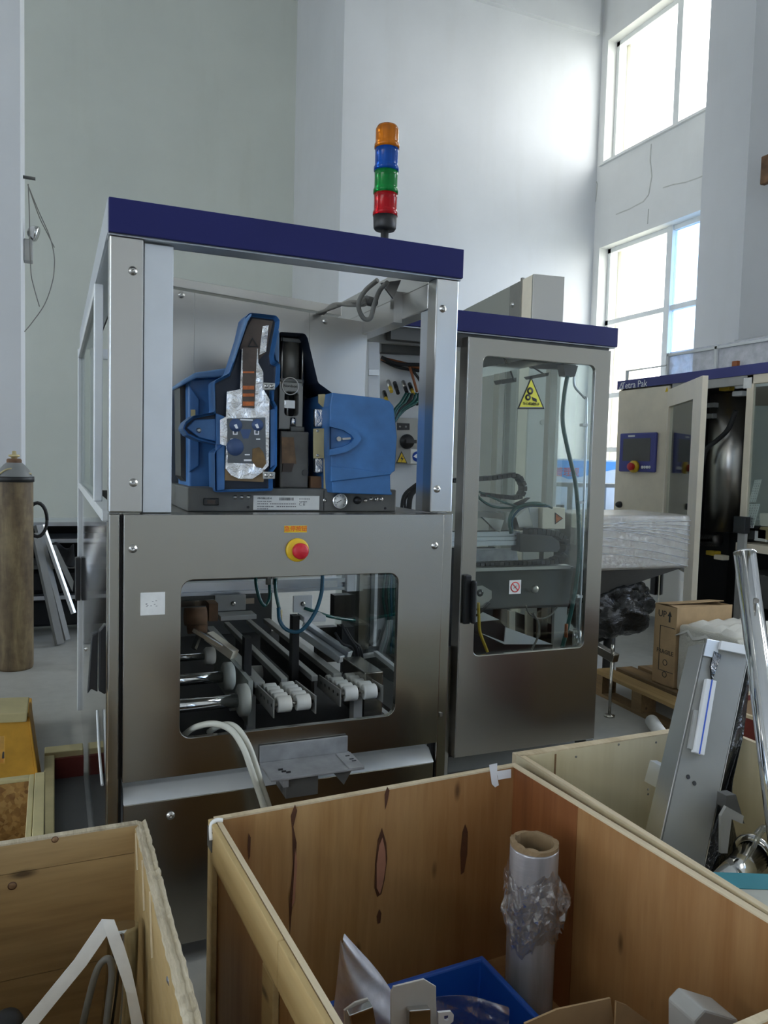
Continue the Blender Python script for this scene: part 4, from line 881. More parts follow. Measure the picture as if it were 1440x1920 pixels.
# ------------------------------------------------------------------ tall steel cabinet behind it, turned 8 degrees
dc = P(1000.8, 513.3, Y=4.2); rz = math.radians(-8)
DC = thing('tall_steel_cabinet', 'tall stainless steel cabinet standing behind the glazed door machine', 'cabinet', (dc.x, dc.y, 0), rz)
def L2W(x, y, z): return Vector((dc.x+x*math.cos(rz)-y*math.sin(rz), dc.y+x*math.sin(rz)+y*math.cos(rz), z))
def lbox(name, mat, par, x0, x1, y0, y1, z0, z1, bevel=0):
    return MB().hexa([L2W(x0,y0,z0), L2W(x1,y0,z0), L2W(x1,y1,z0), L2W(x0,y1,z0)], [L2W(x0,y0,z1), L2W(x1,y0,z1), L2W(x1,y1,z1), L2W(x0,y1,z1)]).build(name, mat, par, bevel=bevel)
W = (P(1050.8, 517.5, Y=4.22)-dc).length
lbox('front_sheet', 'steel_light', DC, 0, W, 0, .02, .04, dc.z, .003)
lbox('side_strip', 'cream_paint', DC, 0, .012, .02, .16, .04, dc.z-.002)
lbox('side_seam', 'steel_dark', DC, -.004, .012, .16, .185, .04, dc.z+.012)
lbox('side_strip', 'cable_grey', DC, 0, .012, .185, .36, .04, dc.z-.002)
lbox('side_sheet', 'steel_light', DC, 0, .012, .36, 1.5, .04, dc.z-.002)
lbox('carcass', 'steel_light', DC, .012, W, .02, 1.5, .04, dc.z-.004)
lbox('plinth', 'grey_dark', DC, .02, W-.02, .02, 1.48, 0, .04)
MB().cyl(L2W(.10, -.012, P(1013, 792, Y=4.2).z), L2W(.10, 0, P(1013, 792, Y=4.2).z), .018, 16).build('lock', 'steel_dark', DC)
screw(P(961, 571, Y=4.5), (-1, 0, 0), DC, .012)
# ------------------------------------------------------------------ filling machine by the windows (face X = 4.9)
X3 = 4.9
M3 = thing('filling_machine', 'cream and blue filling machine with touch screen panel and open glazed door near the windows', 'machine', (5.3, 4.8, 0))
ft = P(1160, 715, X=X3); fb = P(1160, 731, X=X3).z; ye = P(1159, 722, X=X3).y
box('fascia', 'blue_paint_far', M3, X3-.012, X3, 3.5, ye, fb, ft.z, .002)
box('roof', 'grey_light', M3, X3, 5.72, 3.5, ye, ft.z-.03, ft.z-.004)
text('Tetra Pak', .088, P(1188.5, 721.5, X=X3-.0125), (0, -1, 0), (0, 0, 1), 'white_ink', M3, squeeze=1.0)
q = P(1164.8, 724.5, X=X3-.0125); m = MB()
for s in (1, .62): m.plate_hole([q+Vector((0, a*s, b*s)) for a, b in ((0, .035), (.035, -.03), (-.035, -.03))], [q+Vector((0, a*s*.75, b*s*.75)) for a, b in ((0, .035), (.035, -.03), (-.035, -.03))], (-.001, 0, 0))
m.build('logo', 'white_ink', M3)
yd0, yd1 = ye-.02, P(1257, 735, X=X3).y
box('control_door', 'cream_paint', M3, X3-.004, X3+.02, yd1+.012, yd0, .62, fb-.012, .004)
box('lower_door', 'steel_light', M3, X3-.004, X3+.02, yd1+.012, yd0, .10, .60, .004)
q = P(1215, 1092, X=X3); box('lower_handle', 'black', M3, X3-.03, X3-.004, yd1+.04, yd1+.10, .30, .52, .004)
h0, h1 = P(1168, 813, X=X3), P(1232, 886, X=X3)
hm = box('touch_panel', 'hmi_blue', M3, X3-.035, X3-.004, h1.y, h0.y, h1.z, h0.z, .012, seg=3)
s0, s1 = P(1175, 823, X=X3), P(1224, 865, X=X3); box('screen', 'grey_dark', hm, X3-.038, X3-.034, s1.y, s0.y, s1.z, s0.z)
q = P(1184, 817.5, X=X3-.0362); MB().box(X3-.0365, X3-.035, q.y-.045, q.y+.045, q.z-.008, q.z+.008).build('heading', 'white_ink', hm)
q = P(1191, 875, X=X3-.035); e3 = MB().lathe([(0, 0), (.055, 0), (.055, .03), (0, .03)], q, 20, (-1, 0, 0)).build('emergency_stop', 'estop_yellow', hm); MB().lathe([(0, .03), (.03, .03), (.036, .06), (.03, .07), (0, .07)], q, 18, (-1, 0, 0)).build('push_button', 'red_plastic', hm)
for k in range(4): q = P(1204.5+4.6*k, 876, X=X3-.035); MB().lathe([(0, 0), (.014, 0), (.014, .006), (0, .006)], q, 12, (-1, 0, 0)).build('button', 'white_ink', hm)
q = P(1163, 946, X=X3-.004); MB().lathe([(0, 0), (.03, 0), (.03, .02), (.018, .045), (0, .045)], q, 16, (-1, 0, 0)).build('door_lock', 'black', M3)
tr = [P(1250.5, 725, X=X3-.006), P(1253, 734, X=X3-.006), P(1247, 735, X=X3-.006)]; MB().prism(tr, (.001, 0, 0)).build('warning_notice', 'yellow_sign', M3)
m = MB().box(X3+.02, 5.7, yd0-.02, yd0, .1, ft.z-.03); m.build('end_panel', 'cream_paint', M3)
# open glazed door
ht = P(1257, 731, X=X3); hz = ht.z; fr = P(1323, 704, Z=hz); hb = .12
def dp3(s, z, o=0.0):   # along the door, height, offset normal
    d = (Vector((fr.x, fr.y, 0))-Vector((ht.x, ht.y, 0))); n = Vector((-d.y, d.x, 0)).normalized()
    return Vector((ht.x, ht.y, z))+d*s+n*o
def dbar(s0, s1, z0, z1, name, mat, par, t0=-.02, t1=.02):
    return MB().hexa([dp3(s0, z0, t0), dp3(s1, z0, t0), dp3(s1, z0, t1), dp3(s0, z0, t1)], [dp3(s0, z1, t0), dp3(s1, z1, t0), dp3(s1, z1, t1), dp3(s0, z1, t1)]).build(name, mat, par)
df = dbar(0, .05, hb, hz, 'glazed_door', 'cream_paint', M3); dbar(.78, 1, hb, hz, 'door_stile', 'cream_paint', df); dbar(.05, .78, hz-.15, hz, 'door_rail', 'cream_paint', df); dbar(.05, .78, hb, .62, 'door_rail', 'steel_mirror', df)
dbar(.05, .78, .62, hz-.15, 'pane', 'acrylic', df, -.003, .003)
# interior behind the door, tank, posts, mechanisms
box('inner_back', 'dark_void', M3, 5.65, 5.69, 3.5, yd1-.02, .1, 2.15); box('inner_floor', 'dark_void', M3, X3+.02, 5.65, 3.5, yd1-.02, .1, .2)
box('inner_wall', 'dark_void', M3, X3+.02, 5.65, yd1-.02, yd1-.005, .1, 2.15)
q = P(1358, 860, X=5.2); MB().cyl((5.25, q.y, .9), (5.25, q.y, 2.05), .17, 24).build('steel_tank', 'steel_dark', M3)
pp = P(1402, 800, X=X3); box('door_post', 'cream_paint', M3, X3, X3+.03, pp.y-.03, pp.y+.03, 1.02, fb, .003)
box('door_post', 'grey_light', M3, X3, X3+.03, pp.y-.03, pp.y+.04, .1, .98, .003)
box('post_block', 'black', M3, X3-.03, X3+.03, pp.y-.05, pp.y+.06, .93, 1.06, .006)
box('head_rail', 'cream_paint', M3, X3, X3+.04, 3.5, pp.y+.03, fb-.07, fb, .003); box('head_rail', 'grey_light', M3, X3, X3+.04, pp.y+.03, yd1-.02, fb-.07, fb)
box('rail_notice', 'label_white', M3, X3-.004, X3, P(1410, 715, X=X3).y, P(1395, 715, X=X3).y, fb-.10, fb-.02)
box('glazed_panel', 'acrylic', M3, X3+.01, X3+.016, 3.5, pp.y-.03, 1.0, fb-.07)
box('inner_cover', 'grey_paint', M3, 5.3, 5.33, 3.6, pp.y+.05, 1.1, 2.1)
m = MB().tube([P(1380, 770, X=5.05), P(1365, 805, X=5.05), P(1345, 825, X=5.03), P(1325, 842, X=5.0), P(1317, 870, X=5.0)], .02); m.build('dark_hose', 'rubber', M3)
m = MB()
for k in range(9): q = P(1308+4.5*k, 1013, X=5.0); m.lathe([(0, -.025), (.05, -.025), (.05, .025), (0, .025)], q, 12, (0, 1, 0))
m.build('roller_chain', 'oily', M3)
def perf(name, corners, nx, ny):
    a, b, c, d = corners; m = MB(); th = Vector((.006, 0, 0))
    for i in range(nx):
        for j in range(ny):
            f = lambda u, v: a.lerp(b, u).lerp(d.lerp(c, u), v)
            u0, u1, v0, v1 = i/nx, (i+1)/nx, j/ny, (j+1)/ny; e = .26
            o = [f(u0, v0), f(u1, v0), f(u1, v1), f(u0, v1)]
            hl = [f(u0+(u1-u0)*e, v0+(v1-v0)*e), f(u1-(u1-u0)*e, v0+(v1-v0)*e), f(u1-(u1-u0)*e, v1-(v1-v0)*e), f(u0+(u1-u0)*e, v1-(v1-v0)*e)]
            m.plate_hole(o, hl, th)
    return m.build(name, 'aluminium_white', M3)
perf('perforated_guard', pix([(1415, 900), (1427, 899), (1416, 942), (1404, 942)], X=4.98), 3, 9)
perf('perforated_guard', pix([(1396, 945), (1424, 945), (1412, 990), (1387, 990)], X=4.97), 6, 9)
m = MB(); q = P(1420, 1028, X=5.0); m.box(4.95, 5.4, 3.6, P(1388, 1025, X=5.0).y, q.z-.03, q.z+.03); m.build('work_table', 'cream_paint', M3)
m = MB(); q = P(1400, 1050, X=5.0); m.box(5.0, 5.4, 3.6, q.y+.1, q.z-.35, q.z-.1); m.build('gear_case', 'grey_dark', M3)
for k, (x, y, mt) in enumerate(((1425, 1003, 'aluminium_white'), (1435, 975, 'cream_paint'), (1415, 985, 'black'), (1432, 1000, 'brass_plate'), (1405, 1000, 'black'))):
    q = P(x, y, X=5.05); box('fixture', mt, M3, 5.05, 5.15, q.y-.06, q.y+.06, q.z-.05, q.z+.05, .008)
for (x, y, mt) in ((1335, 1037, 'cable_yellow'), (1350, 1045, 'cream_paint'), (1360, 728, 'cable_yellow'), (1385, 738, 'aluminium_white'), (1333, 760, 'grey_paint'), (1330, 780, 'grey_paint')):
    q = P(x, y, X=5.05); box('fixture', mt, M3, 5.03, 5.10, q.y-.05, q.y+.05, q.z-.02, q.z+.02, .006)
for y in (3.6, 4.6, 5.8):
    for x in (5.0, 5.6): MB().cyl((x, y, 0), (x, y, .1), .04, 12).build('foot', 'grey_dark', M3)
# film-draped light frames on its roof
m = MB()
zt3 = ft.z; rz0 = P(1172, 695, X=5.0).z
ys = [P(x, 690, X=5.0).y for x in (1175, 1250, 1340, 1440)]
for y in ys[:3]: m.box(5.0, 5.02, y-.012, y+.012, zt3, rz0+(.10 if y < ys[0] else 0))
m.box(5.0, 5.02, ys[1], ys[0], rz0-.012, rz0); m.box(5.0, 5.02, ys[3], ys[1], rz0+.07, rz0+.09)
m.build('roof_frame', 'aluminium_white', M3)
m = MB().box(5.03, 5.5, ys[3], ys[1], zt3, rz0+.11); m.build('roof_film', 'film_milky', M3); m = MB().box(5.2, 5.6, ys[3], ys[2], rz0+.02, rz0+.16); m.build('roof_film', 'film_clear', M3)
q = P(1377, 684, X=5.0); box('roof_tag', 'cable_orange', M3, 5.0, 5.03, q.y-.025, q.y+.025, q.z-.03, q.z+.03)

# ------------------------------------------------------------------ wrapped hopper, pallet and cartons
WH = thing('wrapped_hopper', 'steel hopper wrapped in clear stretch film above a black plastic bundle', 'hopper', (3.45, 4.2, 0))
zt_, zb_ = 1.10, P(1230, 1066, Y=3.95).z
xr = P(1290, 1000, Y=3.95).x
m = MB().box(3.07, xr, 3.95, 4.5, zb_, zt_); m.build('hopper_box', 'silver_wrap', WH, bevel=.02, seg=3)
m = MB().box(3.062, xr+.01, 3.938, 4.51, zb_-.005, zt_+.008); m.build('stretch_film', 'film_wrap', WH, bevel=.02)
for k in range(5):
    z = zt_-.03-k*.012; MB().tube([(3.07, 3.936, z-random.uniform(0, .03)), (3.4, 3.934, z-random.uniform(0, .03)), (xr-.2, 3.934, z-.01*k), (xr+.005, 3.936, z-.02*k)], .0025, 5).build('film_crease', 'film_milky', WH)
for k in range(4):
    z = zb_+.06+k*.05; MB().tube([(3.07, 3.936, z+.06), (3.5, 3.934, z+.02), (xr+.005, 3.936, z-.05)], .002, 5).build('film_crease', 'film_milky', WH)
m = MB().hexa([(3.08, 4.1, zb_-.22), (3.16, 4.1, zb_-.22), (3.16, 4.4, zb_-.22), (3.08, 4.4, zb_-.22)], [(3.08, 3.96, zb_), (xr-.01, 3.96, zb_), (xr-.01, 4.49, zb_), (3.08, 4.49, zb_)]); m.build('funnel', 'grey_dark', WH)
m = MB(); rnd = random.Random(4)
c0 = P(1150, 1140, Y=4.15)
from mathutils import noise as mn
bmesh.ops.create_icosphere(m.bm, subdivisions=5, radius=1)
for v in m.bm.verts:
    n = v.co.copy(); k = 1+.10*math.sin(7*n.x+3*n.z)+.08*math.sin(11*n.y+5*n.z)-.16*abs(mn.noise(n*3.1))-.10*abs(mn.noise(n*7.3+Vector((3, 1, 2))))+.08
    v.co = Vector((c0.x+.0+n.x*.30*k, 4.2+n.y*.22*k, c0.z+n.z*.20*k))
m.build('black_wrap', 'black_film', WH, smooth=True)
MB().cyl((c0.x+.02, 4.2, 0), (c0.x+.02, 4.2, c0.z-.1), .04, 12).build('leg', 'grey_dark', WH); MB().cyl((3.14, 4.35, 0), (3.14, 4.35, c0.z), .04, 12).build('leg', 'grey_dark', WH)

ang = math.atan2(P(1115, 1255, Z=.15).x-P(1285, 1332, Z=.15).x, P(1115, 1255, Z=.15).y-P(1285, 1332, Z=.15).y)
pc = P(1285, 1332, Z=.15); PA = -ang
PL = thing('wooden_pallet', 'worn wooden pallet under the brown carton and the bubble wrapped box', 'pallet', (pc.x, pc.y, 0), PA)
def pw(x, y, z): return Vector((pc.x+x*math.cos(PA)-y*math.sin(PA), pc.y+x*math.sin(PA)+y*math.cos(PA), z))
def pbox(name, mat, par, x0, x1, y0, y1, z0, z1, bevel=0, **k):
    return MB().hexa([pw(x0,y0,z0), pw(x1,y0,z0), pw(x1,y1,z0), pw(x0,y1,z0)], [pw(x0,y0,z1), pw(x1,y0,z1), pw(x1,y1,z1), pw(x0,y1,z1)]).build(name, mat, par, bevel=bevel, **k)
LP = .84
for k in range(6): pbox('plank', 'pallet_pale' if k == 0 else 'pallet_wood', PL, k*.165, k*.165+.12, -.05, LP, .128, .15, .002)
for y in (-.03, .36, .74): pbox('cross_board', 'pallet_wood', PL, 0, .945, y, y+.09, .108, .128)
for x in (.0, .42, .845):
    for y in (-.03, .36, .74): pbox('block', 'pallet_wood', PL, x, x+.10, y, y+.09, .02, .108)
for x in (.0, .42, .845): pbox('skid_board', 'pallet_wood', PL, x, x+.10, -.05, LP, 0, .02)
cb = P(1222, 1277, Z=.15)
CBX = thing('cardboard_carton', 'brown cardboard carton with loose flaps, printed UP and FRAGILE', 'carton', (cb.x+.2, cb.y-.2, .151))
x0, x1, y1 = cb.x, cb.x+.42, cb.y; y0 = y1-.175; ct = P(1229, 1131, X=x0).z
for nm, b in (('side', (x0, x0+.005, y0, y1)), ('side', (x1-.005, x1, y0, y1)), ('side', (x0+.005, x1-.005, y0, y0+.005)), ('side', (x0+.005, x1-.005, y1-.005, y1))):
    box(nm, 'cardboard', CBX, *b, .151, ct)
box('bottom', 'cardboard', CBX, x0, x1, y0, y1, .1505, .155)
MB().prism([(x0, y1, ct), (x1, y1, ct), (x1, y1-.11, ct+.012), (x0, y1-.11, ct+.012)], (0, 0, .004)).build('flap', 'cardboard', CBX)
MB().prism([(x0, y0, ct), (x1, y0, ct), (x1+.01, y0+.10, ct-.02), (x0+.02, y0+.10, ct+.004)], (0, 0, .004)).build('flap', 'cardboard', CBX)
ym = (y0+y1)/2
text('UP', .055, P(1242, 1151, X=x0-.001), (0, -1, 0), (0, 0, 1), 'black_ink', CBX)
q = P(1246, 1155, X=x0-.001); m = MB().prism([q+Vector((0, a, b)) for a, b in ((-.035, -.03), (-.035, .005), (-.025, .005), (-.042, .035), (-.058, .005), (-.048, .005), (-.048, -.03))], (-.0008, 0, 0)); m.build('arrow', 'black_ink', CBX)
text('FRAGILE', .036, (x0-.001, y1-.095, ct-.27), (0, -1, 0), (0, 0, 1), 'black_ink', CBX)
q0, q1 = Vector((x0-.001, y1-.05, ct-.12)), Vector((x0-.001, y1-.165, ct-.38)); m = MB()
for a, b in (((q0.y, q0.z), (q1.y, q0.z)), ((q0.y, q0.z), (q0.y, q1.z)), ((q0.y, q1.z), (q1.y, q1.z))): m.bar((q0.x, a[0], a[1]), (q0.x, b[0], b[1]), .003, .003)
for z in (ct-.33, ct-.40): m.lathe([(.014, 0), (.018, 0), (.018, .001), (.014, .001)], (q0.x, y1-.10, z), 14, (-1, 0, 0))
m.build('printed_frame', 'black_ink', CBX)
bx0 = P(1268, 1290, Z=.151); bx0.x -= .035; bY1 = y0-.015
BW = thing('wrapped_box', 'box covered in bubble wrap with a white foam sheet on top', 'box', (bx0.x+.25, bY1-.2, .151))
bz = P(1272, 1160, X=bx0.x).z
bm_ = MB().box(bx0.x, bx0.x+.55, bY1-.42, bY1, .151, bz-.03); bm_.build('bubble_wrap', 'bubble_wrap', BW, bevel=.02, seg=3)
m = MB(); n = 10
vs = [[m.bm.verts.new((bx0.x-.012+.575*i/n, bY1-.43+.44*j/n, bz-.028+.012*math.sin(3.1*i+j*1.7)+.012*math.cos(j*2.3)+(-.05 if i in (0, n) or j in (0, n) else .012))) for j in range(n+1)] for i in range(n+1)]
for i in range(n):
    for j in range(n): m.bm.faces.new((vs[i][j], vs[i+1][j], vs[i+1][j+1], vs[i][j+1])).smooth = True
o = m.build('foam_cover', 'foam_sheet', BW, recalc=True); so = o.modifiers.new('solid', 'SOLIDIFY'); so.thickness = .006
# ------------------------------------------------------------------ plywood crates in front
CZ = .61
class Crate:
    def __init__(s, name, label, bl, br, depth, group=None, cat='crate'):
        bl, br = Vector((bl[0], bl[1], 0)), Vector((br[0], br[1], 0))
        s.w = (br-bl).length; s.d = depth; s.a = math.atan2(br.y-bl.y, br.x-bl.x); s.o = bl
        s.t = thing(name, label, cat, (bl.x, bl.y, 0), s.a, group)
    def W(s, x, y, z):   # x along back edge from its left corner, y towards the viewer
        return Vector((s.o.x+x*math.cos(s.a)+y*math.sin(s.a), s.o.y+x*math.sin(s.a)-y*math.cos(s.a), z))
    def box(s, name, mat, x0, x1, y0, y1, z0, z1, bevel=0, par=None, **k):
        c = [(x0, y1), (x1, y1), (x1, y0), (x0, y0)]
        return MB().hexa([s.W(x, y, z0) for x, y in c], [s.W(x, y, z1) for x, y in c]).build(name, mat, par or s.t, bevel=bevel, **k)
def v2(x, y, Z=CZ): p = P(x, y, Z=Z); return (p.x, p.y)
def ply(cr, side, face, edge, z0, z1, th=.014, core=None):
    """one plywood side: a board with a pale sawn edge strip on top"""
    w, d = cr.w, cr.d
    b = dict(back=(0, w, 0, th), left=(0, th, th, d-th), right=(w-th, w, th, d-th), front=(0, w, d-th, d))[side]
    o = cr.box('side_board', face, *b, z0, z1-.004)
    cr.box('sawn_edge', edge, *b, z1-.004, z1, par=o)
    return o
# A: big crate in the centre
A = Crate('plywood_crate', 'orange brown plywood crate holding a film roll and a blue bin', v2(390, 1533), v2(965, 1430), .93, 'plywood crates')
oA = A.box('side_board', 'ply_orange', .012, A.w, 0, .016, .09, CZ-.004); A.box('sawn_edge', 'edge_pale', .012, A.w, 0, .016, CZ-.004, CZ, par=oA)
o = A.box('side_board', 'ply_red', A.w-.014, A.w, .016, .27, .09, CZ-.004); o2 = A.box('side_board', 'ply_orange', A.w-.014, A.w, .271, .93, .09, CZ-.004); A.box('sawn_edge', 'edge_pale', A.w-.016, A.w, .016, .93, CZ-.004, CZ, par=o2)
o = A.box('side_board', 'ply_orange', .013, .023, .016, .93, .09, CZ-.004); A.box('sawn_edge', 'edge_pale', .013, .023, .016, .93, CZ-.004, CZ, par=o)
A.box('batten', 'batten', 0, .012, .02, .48, CZ-.085, CZ-.001, .002); A.box('batten', 'batten', 0, .012, .482, .93, CZ-.085, CZ-.001, .002)
A.box('batten', 'batten', 0, .012, 0, .045, .09, CZ-.003, .002); A.box('batten', 'batten', 0, .012, .40, .46, .09, CZ-.087, .002); A.box('batten', 'batten', 0, .012, .0455, .93, .09, .16, .002)
A.box('skid', 'pallet_wood', .02, .11, .02, .93, 0, .078); A.box('skid', 'pallet_wood', A.w-.11, A.w-.02, .02, .93, 0, .078)
A.box('bottom_board', 'ply_orange', .0, A.w, 0, .93, .078, .09)
oF = A.box('side_board', 'ply_orange', .036, A.w, .93, .944, .09, CZ-.004); A.box('sawn_edge', 'edge_pale', .036, A.w, .93, .944, CZ-.004, CZ, par=oF)
A.box('corner_plate', 'grey_dark', -.002, 0, .004, .042, CZ-.06, CZ-.015)
def inlay(px, mat, name):   # veneer patches and knots in the back board: flush slivers
    yy = .0166
    pts = []
    for (x, y) in px:
        d = P(x, y, Y=1.0)-CAM; n = Vector((math.sin(A.a), -math.cos(A.a), 0)); p0 = A.W(0, yy, 0)
        t = (p0-CAM).dot(n)/d.dot(n); pts.append(CAM+d*t)
    MB().prism(pts, Vector((math.sin(A.a), -math.cos(A.a), 0))*(.0014 if 'plug' in name else .0006)).build(name, mat, oA)
plain('knot', (.09, .035, .015), .6, 0, .3, 30); plain('plug_pink', (.40, .19, .12), .6, 0, .1, 30)
inlay([(716, 1552), (724, 1580), (726, 1610), (721, 1650), (715, 1676), (707, 1682), (702, 1665), (703, 1620), (708, 1575)], 'knot', 'knot')
inlay([(717, 1570), (722, 1595), (723, 1620), (718, 1655), (712, 1676), (706, 1665), (706, 1620), (711, 1585)], 'plug_pink', 'veneer_plug')
inlay([(553, 1590), (557, 1620), (552, 1690), (547, 1700), (551, 1640)], 'plug_pink', 'veneer_plug')
inlay([(872, 1545), (877, 1560), (876, 1600), (870, 1635), (864, 1640), (863, 1600), (867, 1560)], 'knot', 'knot')
inlay([(711, 1705), (715, 1712), (713, 1730), (708, 1732), (706, 1718)], 'knot', 'knot')
inlay([(726, 1475), (730, 1482), (726, 1505), (722, 1518), (721, 1490)], 'knot', 'knot')
inlay([(553, 1508), (557, 1520), (550, 1550), (556, 1580), (554, 1640), (546, 1720), (543, 1760), (542, 1700), (549, 1620), (548, 1560), (545, 1530)], 'knot', 'knot')
inlay([(466, 1562), (470, 1570), (469, 1605), (466, 1612), (464, 1590)], 'knot', 'knot')
m = MB()
for pts in ([(917, 1434), (932, 1431), (932, 1455), (935, 1472), (928, 1476), (922, 1470)], [(931, 1446), (958, 1442), (958, 1458), (934, 1462)]):
    q = []
    for (x, y) in pts:
        d = P(x, y, Y=1.0)-CAM; n = Vector((math.sin(A.a), -math.cos(A.a), 0)); p0 = A.W(0, .0172, 0); t = (p0-CAM).dot(n)/d.dot(n); q.append(CAM+d*t)
    m.prism(q, n*.0008)
m.build('tape', 'white_paint', A.t)
q0 = A.W(.01, .03, CZ); m = MB().tube([A.W(.025, .03, CZ+.002), A.W(.012, .028, CZ+.004), A.W(.0, .03, CZ-.004), A.W(-.003, .045, CZ-.03)], .005, 6); m.build('paper_strip', 'label_white', A.t)
# B: old crate at the left
B_ = Crate('plywood_crate', 'weathered plywood crate with splintered edges and knotty boards', v2(-330, 1628), v2(275, 1535), .78, 'plywood crates')
zl = CZ-.065
for (z0, z1) in ((.10, .32), (.3215, zl), (zl+.0015, CZ-.004)):
    o = B_.box('side_board', 'ply_old', 0, B_.w-.02, 0, .016, z0, z1)
B_.box('sawn_edge', 'edge_old', 0, B_.w-.02, 0, .016, CZ-.004, CZ, par=o)
MB_l = B_.box('side_board', 'ply_old', 0, .016, .016, .78, .10, CZ)
m = MB(); N = 70; rnd = random.Random(3)
def edge_profile():
    rows = []
    for i in range(N+1):
        y = .78*i/N; j = rnd.uniform(-.004, .003)
        rows.append((y, CZ+rnd.uniform(-.004, .001), B_.w-.026+rnd.uniform(-.001, .001), B_.w+rnd.uniform(-.0015, .001)))
    return rows
rows = edge_profile(); vv = []
for (y, z, xa, xb) in rows: vv.append([m.bm.verts.new(B_.W(x, y, zz)) for x, zz in ((xa, .10), (xa, z-.008), (xa+.008, z), (xa+.016, z-.004), (xb-.003, z+.001), (xb, z-.006), (xb, .10))])
for r0, r1 in zip(vv, vv[1:]):
    for k in range(6):
        f = m.bm.faces.new((r0[k], r0[k+1], r1[k+1], r1[k])); f.material_index = 0 if k in (0, 5) else 1
m.bm.faces.new(vv[0]); m.bm.faces.new(vv[-1][::-1])
oR = m.build('side_board', ['batten', 'edge_old'], B_.t)
for k in range(3): MB().bar(B_.W(B_.w-.027, .04+.12*k, CZ-.01), B_.W(B_.w-.030, .10+.12*k, CZ-.06-.02*k), .003, .003).build('splinter', 'edge_pale', oR)
B_.box('bottom_board', 'ply_old', 0, B_.w, 0, .78, .085, .10); B_.box('skid', 'pallet_wood', .02, .12, .02, .76, 0, .085); B_.box('skid', 'pallet_wood', B_.w-.12, B_.w-.02, .02, .76, 0, .085)
B_.box('side_board', 'ply_old', .016, B_.w-.026, .765, .78, .10, CZ)
for (x, y, r, ps) in ((23, 1661, .007, 1.3), (103, 1574, .0055, 1.6)):
    p = P(x, y, Y=1.0)-CAM; n = Vector((math.sin(B_.a), -math.cos(B_.a), 0)); p0 = B_.W(0, .0164, 0); t = (p0-CAM).dot(n)/p.dot(n); c = CAM+p*t
    m = MB().lathe([(0, 0), (r*1.25, 0), (r*1.25, .0005), (0, .0005)], c, 18, n); m.build('knot_ring', 'knot', B_.t); MB().lathe([(0, .0006), (r, .0006), (r*.8, .0016), (0, .0016)], c, 16, n).build('nail_head', 'copper_paper', B_.t)
# C: pale crate at the right
Cc = Crate('plywood_crate', 'pale cream plywood crate with a steel channel and pipes leaning in it', (1.172, 1.777), (1.172+.73, 1.777+.0127), .95, 'plywood crates')
ply(Cc, 'back', 'ply_cream', 'edge_pale', .10, CZ, .018); ply(Cc, 'left', 'ply_cream', 'edge_pale', .10, CZ, .014); ply(Cc, 'right', 'ply_cream', 'edge_pale', .10, CZ, .016); ply(Cc, 'front', 'ply_cream', 'edge_pale', .10, CZ)
Cc.box('back_batten', 'edge_pale', .0, Cc.w, -.02, 0, CZ-.07, CZ-.004); Cc.box('bottom_board', 'ply_cream', 0, Cc.w, 0, Cc.d, .085, .10)
Cc.box('skid', 'pallet_wood', .02, .12, .02, Cc.d-.02, 0, .085); Cc.box('skid', 'pallet_wood', Cc.w-.12, Cc.w-.02, .02, Cc.d-.02, 0, .085)
m = MB()
for (x, y) in ((1080, 1419), (1160, 1396), (1230, 1392), (1215, 1480), (1215, 1489)):
    p = P(x, y, Y=1.0)-CAM; n = Vector((math.sin(Cc.a), -math.cos(Cc.a), 0)); p0 = Cc.W(0, .0182, 0); t = (p0-CAM).dot(n)/p.dot(n); c = CAM+p*t
    m.lathe([(0, 0), (.0035, 0), (.0035, .0008), (0, .0008)], c, 10, n)
m.build('nail_head', 'cable_grey', Cc.t)
Cc.box('pencil_stripe', 'copper_paper', .115, .121, .0182, .0188, CZ-.25, CZ-.01)
# D: crate with red boards behind the pale one
d0 = P(1392, 1339, Z=.5); D_ = Crate('red_crate', 'crate with dark red outer boards and tan inside behind the chrome pipe', (d0.x, d0.y+.20), (d0.x+.80, d0.y+.24), .75, 'plywood crates')
zt4 = .50
D_.box('side_board', 'red_board', 0, .016, .016, .75, .06, zt4-.012); D_.box('sawn_edge', 'edge_pale', 0, .016, .016, .75, zt4-.012, zt4); D_.box('side_board', 'cardboard', 0, .8, 0, .016, .06, zt4-.03); D_.box('top_strip', 'red_board', 0, .8, -.002, .018, zt4-.03, zt4-.008); D_.box('sawn_edge', 'edge_pale', 0, .8, -.002, .018, zt4-.008, zt4); D_.box('side_board', 'red_board', .784, .8, .016, .75, .06, zt4)
D_.box('side_board', 'red_board', .016, .784, .734, .75, .06, zt4); D_.box('bottom_board', 'red_board', 0, .8, 0, .75, .045, .06); D_.box('skid', 'pallet_wood', .05, .15, 0, .75, 0, .045); D_.box('skid', 'pallet_wood', .65, .75, 0, .75, 0, .045)
# E: strand-board crate and yellow truck at the far left
EZ = .40; e0 = P(68, 1453, Z=EZ)
E_ = Crate('strand_board_crate', 'small strand board crate with pale yellow edge strips', (e0.x-.55, e0.y-.002), (e0.x, e0.y), .45)
E_.box('side_board', 'osb', .0, .53, 0, .014, .03, EZ-.012); E_.box('edge_strip', 'cream_batten', 0, .53, -.012, .014, EZ-.012, EZ, .002); E_.box('edge_strip', 'cream_batten', .53, .545, -.012, .45, .03, EZ, .002); E_.box('edge_strip', 'cream_batten', .5465, .575, -.012, .45, .03, EZ+.003, .002)
E_.box('side_board', 'osb', 0, .014, .014, .45, .03, EZ-.012); E_.box('side_board', 'osb', .014, .53, .436, .45, .03, EZ-.012); E_.box('bottom_board', 'osb', 0, .575, 0, .45, 0, .03)
y0 = P(52, 1338, Y=3.35)
YT = thing('pallet_truck', 'yellow painted pallet truck body behind the strand board crate', 'pallet truck', (y0.x-.1, 3.4, 0))
